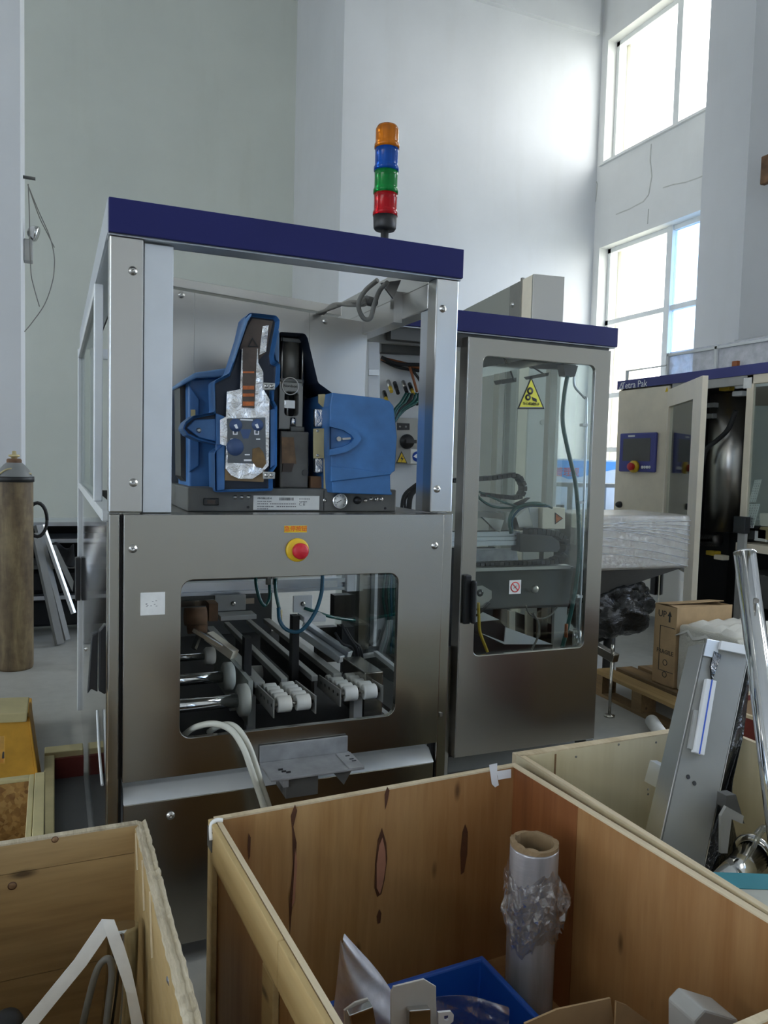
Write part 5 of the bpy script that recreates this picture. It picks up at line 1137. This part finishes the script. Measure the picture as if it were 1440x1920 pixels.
def yp(pts, Y): return pix(pts, Y=Y)
hole_o = yp([(-140, 1352), (52, 1342), (86, 1600), (-170, 1600)], 3.35); hole_i = yp([(-60, 1382), (8, 1380), (8, 1430), (-60, 1432)], 3.35)
MB().plate_hole(hole_o, hole_i, (0, .05, 0)).build('front_plate', 'orange_paint', YT, bevel=.004)
MB().prism(yp([(52, 1344), (56, 1344), (92, 1600), (86, 1600)], 3.345), (0, .20, 0)).build('side_flange', 'orange_paint', YT, bevel=.002)
MB().prism(yp([(-140, 1345), (52, 1336), (50, 1354), (-140, 1362)], 3.33), (0, .22, 0)).build('top_plate', 'cream_batten', YT, bevel=.004)
m = MB().box(y0.x-.42, y0.x-.28, 3.40, 4.4, .06, .12); m.box(y0.x-.13, y0.x-.01, 3.40, 4.4, .06, .12); m.build('fork', 'orange_paint', YT, bevel=.006)
m = MB()
for x in (y0.x-.35, y0.x-.07):
    m.cyl((x-.03, 4.3, .04), (x+.03, 4.3, .04), .04, 16); m.cyl((x-.03, 3.5, .08), (x+.03, 3.5, .08), .08, 18)
m.build('wheel', 'rubber', YT)
# low skid frame beside the mirror-bright side
SK = thing('skid_frame', 'low cream painted frame with dark red board on the floor beside the machine side', 'frame', (.04, 3.3, 0))
box('rail', 'cream_batten', SK, -.04, .115, 3.52, 3.60, 0, .13, .004); box('rail', 'cream_batten', SK, -.04, .0, 2.75, 3.52, 0, .12, .004); box('red_face', 'red_board', SK, .0, .115, 3.50, 3.52, 0, .105); box('base_board', 'grey_dark', SK, .0, .115, 2.75, 3.50, 0, .02)
# ------------------------------------------------------------------ things in crate A
rb = P(985, 1855, Y=1.42); rx, ry = rb.x, 1.42
rt = P(1003, 1585, Y=1.42).z; rx = P(1003, 1560, Y=1.42).x
rr_ = (P(1041, 1600, Y=1.42)-P(966, 1600, Y=1.42)).length/2
RL = thing('film_roll', 'standing roll of stretch film on a torn cardboard core', 'film roll', (rx, ry, .0905))
MB().lathe([(rr_*.80, .091), (rr_, .091), (rr_, rt-.012), (rr_*.99, rt-.006), (rr_*.80, rt-.006)], (rx, ry, 0), 36).build('film_winding', 'silver_film' if 'silver_film' in MATS else 'film_body', RL) if False else None
t = NT('film_body'); t.set(Roughness=.22, Metallic=.35); v = t.coord((6, 6, .8)); t.l(t.ramp(t.noise(v, 3, 4), [(.3, (.30, .29, .30)), (.7, (.52, .51, .53))]), t.b.inputs['Base Color']); t.bump(t.noise(t.coord((3, 3, 12)), 5, 4), .15, .01); reg('film_body', t)
MB().lathe([(rr_*.82, .091), (rr_*.985, .091), (rr_, .10), (rr_, rt-.004), (rr_*.985, rt), (rr_*.82, rt)], (rx, ry, 0), 36).build('film_winding', 'film_body', RL)
m = MB(); seg = 36; rnd = random.Random(2); rings = []
for (r, h, jag) in ((rr_*.83, .0915, 0), (rr_*.83, rt, 0), (rr_*.99, rt+.001, 0), (rr_*.98, rt+.009, 1), (rr_*.80, rt+.009, 1), (rr_*.80, .0915, 0)):
    ring = []
    for i in range(seg):
        a = 2*math.pi*i/seg; k = jag*rnd.uniform(-.0015, .0015); lift = .004 if jag and math.cos(a-math.pi*1.05) > .5 else 0
        ring.append(m.bm.verts.new((rx+math.cos(a)*(r+k), ry+math.sin(a)*(r+k), h+k*.8+lift*rnd.uniform(0, 1.6))))
    rings.append(ring)
for R0, R1 in zip(rings, rings[1:]+rings[:1]):
    for i in range(seg): m.bm.faces.new((R0[i], R0[(i+1) % seg], R1[(i+1) % seg], R1[i]))
m.build('cardboard_core', 'cardboard_dark', RL)
# loose film bunched round it
m = MB(); n1, n2 = 40, 22; zt0, zt1 = P(1000, 1665, Y=1.36).z, P(1000, 1790, Y=1.36).z; rnd = random.Random(8)
g = []
for j in range(n2+1):
    row = []
    for i in range(n1+1):
        a = math.radians(-215+290*i/n1); v = j/n2
        rad = rr_*1.03+.012*rnd.random()*math.sin(math.pi*v)+.010*max(0, math.sin(5*a+9*v))*math.sin(math.pi*v)
        if math.cos(a-math.radians(-10)) > .75: rad += .022*math.sin(math.pi*min(1, v*1.6))*rnd.random()
        row.append(m.bm.verts.new((rx+rad*math.cos(a), ry+rad*math.sin(a), zt0+(zt1-zt0)*v+.012*rnd.uniform(-1, 1)+.02*math.sin(3*a))))
    g.append(row)
for j in range(n2):
    for i in range(n1): m.bm.faces.new((g[j][i], g[j][i+1], g[j+1][i+1], g[j+1][i]))
m.build('loose_film', 'film_clear', RL)
# blue bin
bk = [P(905, 1790, Z=.28), P(1030, 1895, Z=.28), P(598, 1882, Z=.28)]
ax = (bk[2]-bk[0]); ay = (bk[1]-bk[0]); ux = Vector((ax.x, ax.y, 0)).normalized(); uy = Vector((-ux.y, ux.x, 0)); uy = uy if uy.dot(Vector((ay.x, ay.y, 0))) > 0 else -uy
bw, bd = Vector((ax.x, ax.y, 0)).length, .30
BN = thing('plastic_bin', 'blue plastic bin inside the orange brown crate', 'bin', (bk[0]+ux*bw/2+uy*bd/2)*1.0-Vector((0, 0, .28-.0905)))
def bq(u, v, z, ins=0): return Vector((bk[0].x, bk[0].y, 0))+ux*(u)+uy*(v)+Vector((0, 0, z))
def ring(ins, z): return [bq(ins, ins, z), bq(bw-ins, ins, z), bq(bw-ins, bd-ins, z), bq(ins, bd-ins, z)]
m = MB(); lo, li, hi_, ho = ring(.03, .0915), ring(.036, .097), ring(.014, .278), ring(.01, .278)
R = [ring(.03, .0915), ring(.010, .262), ring(.0, .262), ring(.0, .28), ring(.014, .28), ring(.036, .10)]
vs = [[m.bm.verts.new(p) for p in r] for r in R]
for a, b in zip(vs, vs[1:]):
    for i in range(4): m.bm.faces.new((a[i], a[(i+1) % 4], b[(i+1) % 4], b[i]))
m.bm.faces.new(vs[0]); m.bm.faces.new(vs[-1]); m.build('tub', 'bin_blue', BN, bevel=.004)
# bag sticking up, brackets, clear bag, carton
def sheet(name, label, cat, fn, nu, nv, mat, thick=.001, sub=1, parent=None):
    m = MB(); g = [[m.bm.verts.new(fn(i/nu, j/nv)) for j in range(nv+1)] for i in range(nu+1)]
    for i in range(nu):
        for j in range(nv): m.bm.faces.new((g[i][j], g[i+1][j], g[i+1][j+1], g[i][j+1])).smooth = True
    o = m.build(name, mat, parent)
    if thick: s = o.modifiers.new('solid', 'SOLIDIFY'); s.thickness = thick
    if sub: d = o.modifiers.new('sub', 'SUBSURF'); d.levels = sub; d.render_levels = sub
    if label: tag(o, label, cat)
    return o
def bagf(u, v):   # pointed bag top: u across, v up; traced at Y 1.38
    lx, rx2 = 612+(638-612)*v**.7, 765-(765-648)*v**2.0
    x = lx+(rx2-lx)*u; y = 1960-(1960-1760-10*math.sin(6*u))*v
    p = P(x, y, Y=1.30+.02*math.sin(5*u+3*v)+.012*math.sin(17*u*v+2)-.025*math.sin(math.pi*u)); return p
sheet('plastic_bag', 'milky clear plastic bag standing up to a point in the blue bin', 'plastic bag', bagf, 14, 16, 'film_milky', .002)
plain('bracket_pale', (.58, .57, .53), .45)
def bent(name, label, pts, Y, th=.004, mat='bracket_pale', lip=None):
    t = thing(name, label, 'bracket', P(pts[0][0], pts[0][1], Y=Y))
    o = MB().prism(pix(pts, Y=Y), (0, th, 0)).build('plate', mat, t, bevel=.001)
    return t
b1 = bent('metal_bracket', 'flat pale metal bracket with clipped corners in the blue bin', [(733, 1862), (738, 1850), (795, 1836), (818, 1850), (818, 1875), (822, 1960), (733, 1960)], 1.20)
MB().prism(pix([(768, 1896), (808, 1893), (808, 1960), (768, 1960)], Y=1.185), (0, .015, 0)).build('bent_tab', 'steel_smooth', b1, bevel=.002)
b2 = bent('metal_bracket', 'small folded metal bracket beside the milky plastic bag', [(645, 1895), (665, 1880), (690, 1872), (698, 1890), (700, 1960), (648, 1960)], 1.21)
MB().prism(pix([(655, 1905), (700, 1888), (712, 1960), (668, 1960)], Y=1.19), (0, .018, 0)).build('bent_tab', 'steel_smooth', b2, bevel=.002)
hk = [(822, 1899), (846, 1897), (851, 1903), (850, 1915), (842, 1922), (822, 1922)]; hki = [(833, 1905), (840, 1904), (843, 1907), (842, 1912), (838, 1914), (833, 1913)]
o = MB().plate_hole(pix(hk, Y=1.19), pix(hki, Y=1.19), (0, .005, 0)).build('hook_lug', 'white_paint', None); tag(o, 'white lug with a round hole beside the pale bracket', 'lug')
def cbag(u, v): 
    x = 815+(955-815)*u; y = 1965-(1965-1868+8*math.sin(4*u)-14*u)*v
    return P(x, y, Y=1.28+.03*math.sin(3*u)+.012*math.sin(13*u+7*v)+.008*math.sin(23*v+5*u))
sheet('plastic_bag', 'crumpled clear plastic bag lying in the blue bin', 'plastic bag', cbag, 16, 10, 'film_clear', .002)
CF = thing('opened_carton', 'opened brown cardboard carton with raised flaps near the crate front', 'carton', P(1080, 1960, Y=1.02))
MB().prism(pix([(984, 1920), (1045, 1893), (1145, 1872), (1160, 1990), (984, 1990)], Y=1.10), (0, .004, 0)).build('flap', 'cardboard', CF); MB().prism(pix([(1156, 1878), (1175, 1885), (1225, 1922), (1225, 1990), (1150, 1990)], Y=1.08), (0, .004, 0)).build('flap', 'cardboard', CF)
q = P(1325, 1905, Y=1.0); o = MB().prism(pix([(1302, 1915), (1322, 1893), (1385, 1912), (1395, 1985), (1302, 1985)], Y=.90), (0, .06, 0)).build('pale_box', 'grey_light', None, bevel=.004); tag(o, 'pale grey box corner at the bottom of the orange crate', 'box')
# ------------------------------------------------------------------ things in crate B
def strap(u, v, seg):
    (x0, y0, Y0), (x1, y1, Y1) = seg; a = P(x0, y0, Y=Y0); b = P(x1, y1, Y=Y1); return a.lerp(b, u)
SP = thing('strap_band', 'white packing strap folded to a peak in the weathered crate', 'strap', P(205, 1725, Y=1.42))
def band(pts, wpx, name):
    m = MB(); va = []
    for i, (x, y, Y) in enumerate(pts):
        w = wpx; va.append((m.bm.verts.new(P(x-w/2, y-w*.22, Y=Y)), m.bm.verts.new(P(x+w/2, y+w*.22, Y=Y))))
    for a, b in zip(va, va[1:]): m.bm.faces.new((a[0], a[1], b[1], b[0]))
    o = m.build(name, 'label_white', SP); s = o.modifiers.new('solid', 'SOLIDIFY'); s.thickness = .0015
band([(202, 1729, 1.42), (150, 1805, 1.40), (95, 1872, 1.38), (40, 1940, 1.36), (10, 1975, 1.34)], 23, 'strap_run')
m = MB(); va = []
for (xa, xb, y, Y) in ((190, 214, 1723, 1.418), (205, 232, 1770, 1.41), (221, 246, 1815, 1.40), (236, 256, 1860, 1.39), (247, 270, 1925, 1.38), (252, 275, 1980, 1.37)):
    va.append((m.bm.verts.new(P(xa, y, Y=Y)), m.bm.verts.new(P(xb, y+1, Y=Y))))
for a, b in zip(va, va[1:]): m.bm.faces.new((a[0], a[1], b[1], b[0]))
o = m.build('strap_run', 'label_white', SP); s = o.modifiers.new('solid', 'SOLIDIFY'); s.thickness = .0015
m = MB().tube([P(230, 1735, Y=1.52), P(230, 1780, Y=1.51), P(226, 1850, Y=1.49), P(216, 1940, Y=1.46), P(203, 2050, Y=1.42)], .029, 16); tag(m.build('steel_tube', 'steel_mirror', None), 'polished steel tube standing in the corner of the weathered crate', 'tube')
m = MB().tube([P(140, 1990, Y=1.46), P(160, 1900, Y=1.46), P(178, 1830, Y=1.46), P(192, 1803, Y=1.46), P(206, 1800, Y=1.455), P(210, 1830, Y=1.45), P(203, 1890, Y=1.44), P(192, 1990, Y=1.42)], .0065, 8); tag(m.build('braided_hose', 'cable_grey', None), 'thin braided hose looped under the white strap', 'hose')
m = MB().tube([P(325, 1832, Y=1.22)+Vector((-.004, 0, 0)), P(338, 1870, Y=1.17), P(352, 1925, Y=1.1), P(362, 1975, Y=1.05)], .008, 10); tag(m.build('thin_pipe', 'aluminium', None), 'thin grey pipe leaning against the splintered crate edge', 'pipe')
q = P(12, 1925, Y=1.42); m = MB().lathe([(0, -.03), (.025, -.03), (.03, 0), (.022, .02), (.012, .024), (0, .024)], q, 18, (.2, -.5, .8)); tag(m.build('pipe_fitting', 'black', None), 'dark round fitting at the crate bottom beside the strap', 'fitting')
# ------------------------------------------------------------------ things in crate C
def plane_pts(px, Yt, yt, Yb, yb): return [P(x, y, Y=Yt+(Yb-Yt)*(y-yt)/(yb-yt)) for x, y in px]
CH = thing('steel_channel', 'long grey steel channel leaning in the cream crate with white plastic profile', 'channel', P(1290, 1700, Y=1.45))
TL, TR, BL, BR = (1322, 1206), (1404, 1222), (1219, 1668), (1301, 1712)
f4 = plane_pts([TL, TR, BR, BL], 1.66, 1215, 1.42, 1690); nrm = (f4[1]-f4[0]).cross(f4[3]-f4[0]).normalized()
if nrm.y < 0: nrm = -nrm
plain('channel_grey', (.27, .268, .25), .42, .25, .06)
MB().prism(f4, nrm*.004).build('web', 'channel_grey', CH, bevel=.001)
dx = (f4[1]-f4[0]).normalized()
MB().prism([f4[0]-dx*.001, f4[0]-dx*.001+nrm*.06, f4[3]-dx*.001+nrm*.06, f4[3]-dx*.001], -dx*.003).build('flange', 'steel_light', CH)
MB().prism([f4[1]+dx*.001, f4[1]+dx*.001+nrm*.06, f4[2]+dx*.001+nrm*.06, f4[2]+dx*.001], dx*.003).build('flange', 'steel_light', CH)
up = (f4[0]-f4[3]).normalized()
def on(u, v, o=0.0): return f4[0].lerp(f4[1], u).lerp(f4[3].lerp(f4[2], u), v)-nrm*o
MB().prism([on(.28, .02, .002), on(1.02, .02, .002), on(1.02, -.02, .002), on(.28, -.02, .002)], -nrm*.01).build('end_clip', 'white_paint', CH, bevel=.001)
MB().prism([on(0, .06, .001), on(.30, .06, .001), on(.30, -.02, .001), on(0, -.02, .001)], -nrm*.004).build('end_clip', 'aluminium', CH, bevel=.001)
pr = MB().prism([on(.14, .16, .001), on(.36, .16, .001), on(.44, .47, .001), on(.20, .47, .001)], -nrm*.012).build('plastic_profile', 'white_paint', CH, bevel=.002)
MB().prism([on(.235, .16, .013), on(.265, .16, .013), on(.335, .47, .013), on(.31, .47, .013)], -nrm*.001).build('blue_line', 'blue_sign', pr)
MB().prism([on(.06, .30, .001), on(.14, .30, .001), on(.20, .46, .001), on(.10, .46, .001)], -nrm*.006).build('plastic_edge', 'grey_light', CH)
MB().prism([on(.20, .03, .001), on(.38, .04, .001), on(.30, .16, .001), on(.20, .10, .001)], -nrm*.005).build('black_tape', 'black_film', CH)
m = MB()
for (u, v) in ((.33, .045), (.26, .565), (.42, .58), (.36, .87), (.36, .95)):
    c = on(u, v, .0005); m.cyl(c, c-nrm*.002, .006, 10)
m.build('bolt_hole', 'black_ink', CH)
MB().prism([on(.012, .0, .0004), on(.02, .0, .0004), on(.02, 1, .0004), on(.012, 1, .0004)], -nrm*.0006).build('fold_line', 'grey_dark', CH)
pt = P(1397, 1038, Y=1.60); pb_ = P(1441, 1392, Y=1.40); d = (pb_-pt).normalized(); pe = pt+d*((.125-pt.z)/d.z)
CPt = thing('chrome_pipe', 'shiny chrome pipe leaning out of the cream crate', 'pipe', pe)
MB().cyl(pe, pt, .030, 28).build('tube', 'chrome', CPt); MB().cyl(pt+d*.002, pt-d*.004, .031, 28).build('end_cap', 'steel_smooth', CPt)
q = pt+d*.13; MB().cyl(q+Vector((-.012, -.025, 0)), q+Vector((-.018, -.036, 0)), .007, 10).build('rivet', 'steel_dark', CPt)
MB().cyl(pe.lerp(pt, .05)+Vector((-.028, -.012, 0)), pt+d*.01+Vector((-.028, -.012, 0)), .006, 10).build('seam_bead', 'steel_smooth', CPt)
LB = [(1400, 1232), (1388, 1300), (1372, 1380), (1352, 1470), (1336, 1550), (1310, 1650), (1290, 1740)]
RB = [(1409, 1230), (1403, 1300), (1394, 1380), (1374, 1470), (1372, 1530), (1388, 1600), (1384, 1740)]
def bls(u, v):
    k = min(5.999, v*6); i = int(k); t = k-i
    lx, ly = [LB[i][c]+(LB[i+1][c]-LB[i][c])*t for c in (0, 1)]; rx3, ry3 = [RB[i][c]+(RB[i+1][c]-RB[i][c])*t for c in (0, 1)]
    x, y = lx+(rx3-lx)*u, ly+(ry3-ly)*u
    return P(x, y, Y=1.66-.24*(y-1215)/475+.055+.012*math.sin(11*v+5*u))
bf = sheet('black_plastic_sheet', 'crumpled black plastic sheet hanging behind the steel channel', 'plastic sheet', bls, 6, 30, 'black_film', .002)
AR = thing('angle_iron', 'dark grey angle bracket with holes lying in the cream crate', 'bracket', P(1378, 1530, Y=1.5))
MB().prism(pix([(1362, 1492), (1380, 1490), (1396, 1545), (1360, 1515)], Y=1.46), (0, .03, 0)).build('leg_plate', 'grey_dark', AR); MB().prism(pix([(1362, 1512), (1395, 1530), (1392, 1545), (1372, 1536), (1364, 1600), (1352, 1600), (1352, 1530)], Y=1.45), (0, .008, 0)).build('leg_plate', 'grey_light', AR)
JK = thing('clamp_pipe', 'stainless pipe piece with a clamp flange lying in the cream crate', 'pipe', P(1395, 1640, Y=1.25))
a, b = P(1345, 1680, Y=1.36), P(1416, 1600, Y=1.46); dd = (b-a).normalized()
MB().lathe([(0, 0), (.040, 0), (.040, (b-a).length), (.033, (b-a).length), (.033, .02), (0, .02)], a, 28, dd).build('pipe_body', 'steel_smooth', JK); MB().lathe([(.041, -.02), (.051, -.02), (.055, -.012), (.055, 0), (.051, .006), (.033, .006), (.033, -.02)], b, 28, dd).build('clamp_flange', 'steel_smooth', JK)
for k in range(2):
    m = MB().tube([P(1400+10*k, 1600, Y=1.50-.06*k), P(1412+8*k, 1572, Y=1.49-.06*k), P(1428+6*k, 1552, Y=1.48-.06*k), P(1434, 1551+5*k, Y=1.47-.06*k)], .007, 8); tag(m.build('clear_hose', 'hose_clear', None), ('clear hose arching above the pipe flange, upper of two', 'clear hose arching above the pipe flange, lower of two')[k], 'hose')
TB = thing('teal_board', 'white board with a broad teal edge lying in the cream crate', 'board', P(1400, 1690, Y=1.12))
tp = [Vector((1.225, 1.315, .502)), Vector((1.80, 1.06, .502)), Vector((1.75, .86, .490)), Vector((1.20, .99, .490))]
MB().prism(tp, (0, 0, -.006)).build('board', 'board_white', TB)
t5 = [tp[0]+Vector((0, 0, .001)), tp[1]+Vector((0, 0, .001)), tp[1].lerp(tp[2], .28)+Vector((0, 0, .001)), tp[0].lerp(tp[3], .2)+Vector((0, 0, .001))]
MB().prism(t5, (0, 0, .001)).build('teal_edge', 'teal_edge', TB)
q = P(1258, 1445, Y=1.62); m = MB().prism(pix([(1243, 1438), (1256, 1438), (1248, 1475), (1232, 1478)], Y=1.60), (0, .05, 0)); tag(m.build('grey_cap', 'aluminium', None), 'small pale grey bracket piece behind the steel channel', 'bracket')
# ------------------------------------------------------------------ left background: gas cylinder, bars, rack, lamp
cy = P(28, 1252, Z=0); cr_ = (P(64, 1000, Y=cy.y)-P(-8, 1000, Y=cy.y)).length/2
def cz(y): return P(28, y, Y=cy.y).z
GC = thing('gas_cylinder', 'rusty brown gas cylinder with brass valve and black band', 'gas cylinder', (cy.x, cy.y, 0))
MB().lathe([(0, .0), (cr_*.95, .0), (cr_, .02), (cr_, cz(905)), (cr_*.96, cz(893)), (cr_*.8, cz(882)), (cr_*.55, cz(872)), (cr_*.4, cz(868)), (0, cz(868))], (cy.x, cy.y, 0), 36).build('cylinder_body', 'rusty_cylinder', GC)
MB().lathe([(cr_*1.003, cz(899)), (cr_*.965, cz(892.6)), (cr_*.805, cz(881.5)), (cr_*.555, cz(871.5)), (cr_*.41, cz(867.5))], (cy.x, cy.y, 0), 36).build('cylinder_shoulder', 'grey_paint', GC)
MB().lathe([(cr_*1.0, cz(903)), (cr_*1.06, cz(903)), (cr_*1.06, cz(893)), (cr_*.97, cz(893))], (cy.x, cy.y, 0), 36).build('cylinder_band', 'black', GC)
MB().lathe([(cr_*.40, cz(870)), (cr_*.40, cz(862)), (cr_*.33, cz(860)), (0, cz(860))], (cy.x, cy.y, 0), 20).build('neck_ring', 'rust', GC)
MB().lathe([(.018, cz(861)), (.018, cz(858)), (.034, cz(856)), (.034, cz(853)), (.014, cz(852)), (.012, cz(846)), (0, cz(845))], (cy.x, cy.y, 0), 14).build('brass_valve', 'brass_plate', GC)
m = MB().tube([(cy.x-cr_*.8, cy.y-cr_*.6, cz(890)), (cy.x-.02, cy.y-cr_*.7, cz(879)), (cy.x+cr_*.9, cy.y-cr_*.3, cz(888))], .006, 6); m.build('chain_loop', 'brass_plate', GC)
RK = thing('storage_rack', 'low dark metal rack against the back behind the gas cylinder', 'rack', (.05, 6.6, 0))
m = MB()
for x in (-.55, .62):
    for y in (6.45, 6.85): m.box(x, x+.04, y, y+.04, 0, .85)
m.build('upright', 'grey_dark', RK)
for k, z in enumerate((.28, .52, .72, .85)): MB().box(-.55, .66, 6.44, 6.9, z, z+.03).build('shelf_beam', 'aluminium' if k != 1 else 'cable_grey', RK)
box('rack_back', 'dark_void', RK, -.55, .66, 6.9, 6.91, .05, .85); box('stored_bundle', 'black', RK, -.45, .55, 6.55, 6.85, .31, .5, .03); box('stored_bundle', 'dark_void', RK, -.45, .55, 6.55, 6.85, .05, .26, .02)
for k, (tx_, ty_, bx_, by_, wd, mt, lab) in enumerate(((70, 985, 125, 1200, .05, 'cable_grey', 'long pale metal bar leaning beside the gas cylinder, upper one'), (66, 1000, 112, 1208, .06, 'cable_grey', 'long grey metal bar leaning beside the gas cylinder, lower one'),
        (80, 985, 138, 1150, .022, 'steel_light', 'thin bright rod leaning over the metal bars'))):
    a, b = P(tx_, ty_, Y=(6.40, 6.31, 6.22, 6.02)[k]), P(bx_, by_, Z=.01 if k != 2 else .25); tag(MB().bar(b, a, wd, .03).build('metal_bar', mt, None), lab, 'metal bar', 'bars leaning on the rack')
m = MB().prism(pix([(95, 1022), (105, 1022), (138, 1090), (136, 1110)], Y=6.27), (0, .01, 0)); tag(m.build('pale_plate', 'grey_light', None), 'pale sheet metal plate leaning on the low rack', 'plate')
def rag(u, v): return P(94+46*u, 1022+44*v*(.3+.7*u)-6*math.sin(7*u), Y=6.36+.03*math.sin(9*u+5*v))
sheet('black_cloth', 'crumpled black cloth draped over the leaning bars', 'cloth', rag, 10, 6, 'rubber', .01)
m = MB(); hc = P(70, 975, Y=5.72); 
for k in range(3): m.tube([hc+Vector((.0+.06*math.cos(a), .02*k, .115*math.sin(a))) for a in [2*math.pi*i/20 for i in range(21)]], .011, 8, 1)
tag(m.build('coiled_cable', 'rubber', None), 'black cable coil hanging at the side of the rusty cylinder', 'cable coil')
# emergency lamp and wires on the left column's side
xl = -.205
EL = thing('emergency_lamp', 'white emergency lamp with round head on the left column', 'lamp', P(52, 470, X=xl))
q0, q1 = P(47, 450, Y=6.3), P(59, 492, Y=6.3); m = MB().box(xl+.001, xl+.06, 6.25, 6.36, q1.z, q0.z); m.build('lamp_body', 'grey_light', EL, bevel=.006)
q = Vector((xl+.075, 6.28, q0.z+.05)); m = MB().lathe([(0, -.05), (.03, -.045), (.05, -.02), (.058, .01), (.05, .02), (0, .022)], q, 22, (.75, -.1, -.25)); m.build('lamp_head', 'steel_smooth', EL); MB().cyl((q.x-.03, 6.28, q0.z), (q.x-.02, 6.28, q0.z+.03), .012, 10).build('lamp_neck', 'grey_light', EL)
WR = thing('wire_hook', 'short rod on the column with thin wires hanging from it', 'wire', P(52, 343, X=xl))
a, b = P(43, 340, Y=6.3), P(67, 344, Y=6.3); MB().cyl((xl, 6.2, a.z), (b.x, 6.2, b.z), .012, 8).build('rod', 'grey_dark', WR)
for pts in ([(53, 345), (55, 400), (56, 450), (58, 510), (64, 540), (74, 575)], [(52, 346), (72, 395), (92, 440), (101, 475), (102, 500), (98, 530), (84, 570), (60, 605), (46, 622)], [(53, 348), (62, 375), (75, 410), (90, 440), (102, 464)]):
    MB().tube([P(x, y, Y=6.18) for x, y in pts], .0035, 6).build('thin_wire', 'cable_grey', WR)
q = P(1436, 315, X=5.84); o = box('wall_bracket', 'rust', None, 5.84, 5.90, q.y-.10, q.y+.06, q.z-.13, q.z+.12, .01); tag(o, 'rusty brown bracket on the right column', 'bracket')
# behind the machines: notice board, table, cream board, plastic sheet
NB = thing('notice_board', 'blue and white notice board with red Chinese lettering near the windows', 'notice board', (5.5, 7.5, 0))
a, b = P(1020, 862, Y=7.5), P(1168, 935, Y=7.5); m = MB().box(a.x, b.x, 7.5, 7.53, b.z-.25, a.z+.02); nb = m.build('board', 'white_paint', NB)
m = MB().box(a.x, b.x, 7.494, 7.5, a.z-.13, a.z); m.build('blue_band', 'sky_band' if 'sky_band' in MATS else 'tube_blue', NB) if False else None
plain('sky_band', (.10, .38, .80), .5); MB().prism([(a.x, 7.494, a.z), (b.x, 7.494, a.z), (b.x, 7.494, a.z-.06), (a.x+.35, 7.494, a.z-.22), (a.x, 7.494, a.z-.10)], (0, .005, 0)).build('blue_band', 'sky_band', nb)
q = P(1056, 886, Y=7.49); text('场管理规', .115, (q.x, 7.49, q.z), (1, 0, 0), (0, 0, 1), 'red_ink', nb)
m = MB()
for x in (a.x+.05, b.x-.05): m.box(x-.02, x+.02, 7.5, 7.53, 0, b.z-.25); m.box(x-.02, x+.02, 7.3, 7.7, 0, .03)
m.build('board_leg', 'aluminium', NB)
TBk = thing('side_table', 'grey metal table by the windows beside the filling machine', 'table', (5.4, 6.5, 0)); a = P(1118, 906, Y=6.8); m = MB().box(a.x-.5, a.x+.35, 6.6, 7.1, a.z-.04, a.z); m.build('table_top', 'grey_light', TBk)
for dx in (-.46, .30):
    for y in (6.64, 7.05): box('leg', 'grey_light', TBk, a.x+dx, a.x+dx+.04, y, y+.04, 0, a.z-.04)
a, b = P(893, 765, Y=6.2), P(962, 990, Y=6.2); CPn = thing('cream_panel', 'tall cream panel standing far behind the machines with plastic hanging over it', 'panel', (a.x, 6.23, 0)); box('panel', 'cream_paint', CPn, a.x-.1, b.x, 6.2, 6.26, 0, a.z, .004); box('panel_foot', 'grey_dark', CPn, a.x, b.x-.1, 6.0, 6.46, 0, .03)
def pls(u, v): return P(898+22*u+6*math.sin(5*v), 715+70*v-8*u, Y=6.12+.05*math.sin(6*u+2*v))
sheet('draped_sheet', None, None, pls, 8, 10, 'film_milky', .002, parent=CPn)
q0 = P(1214, 1347, Z=.02); m = MB().cyl(P(1222, 1352, Z=.05), P(1245, 1385, Z=.05), .035, 18); tag(m.build('paper_tube', 'label_white', None), 'white paper tube lying on the floor beyond the cream crate', 'tube')
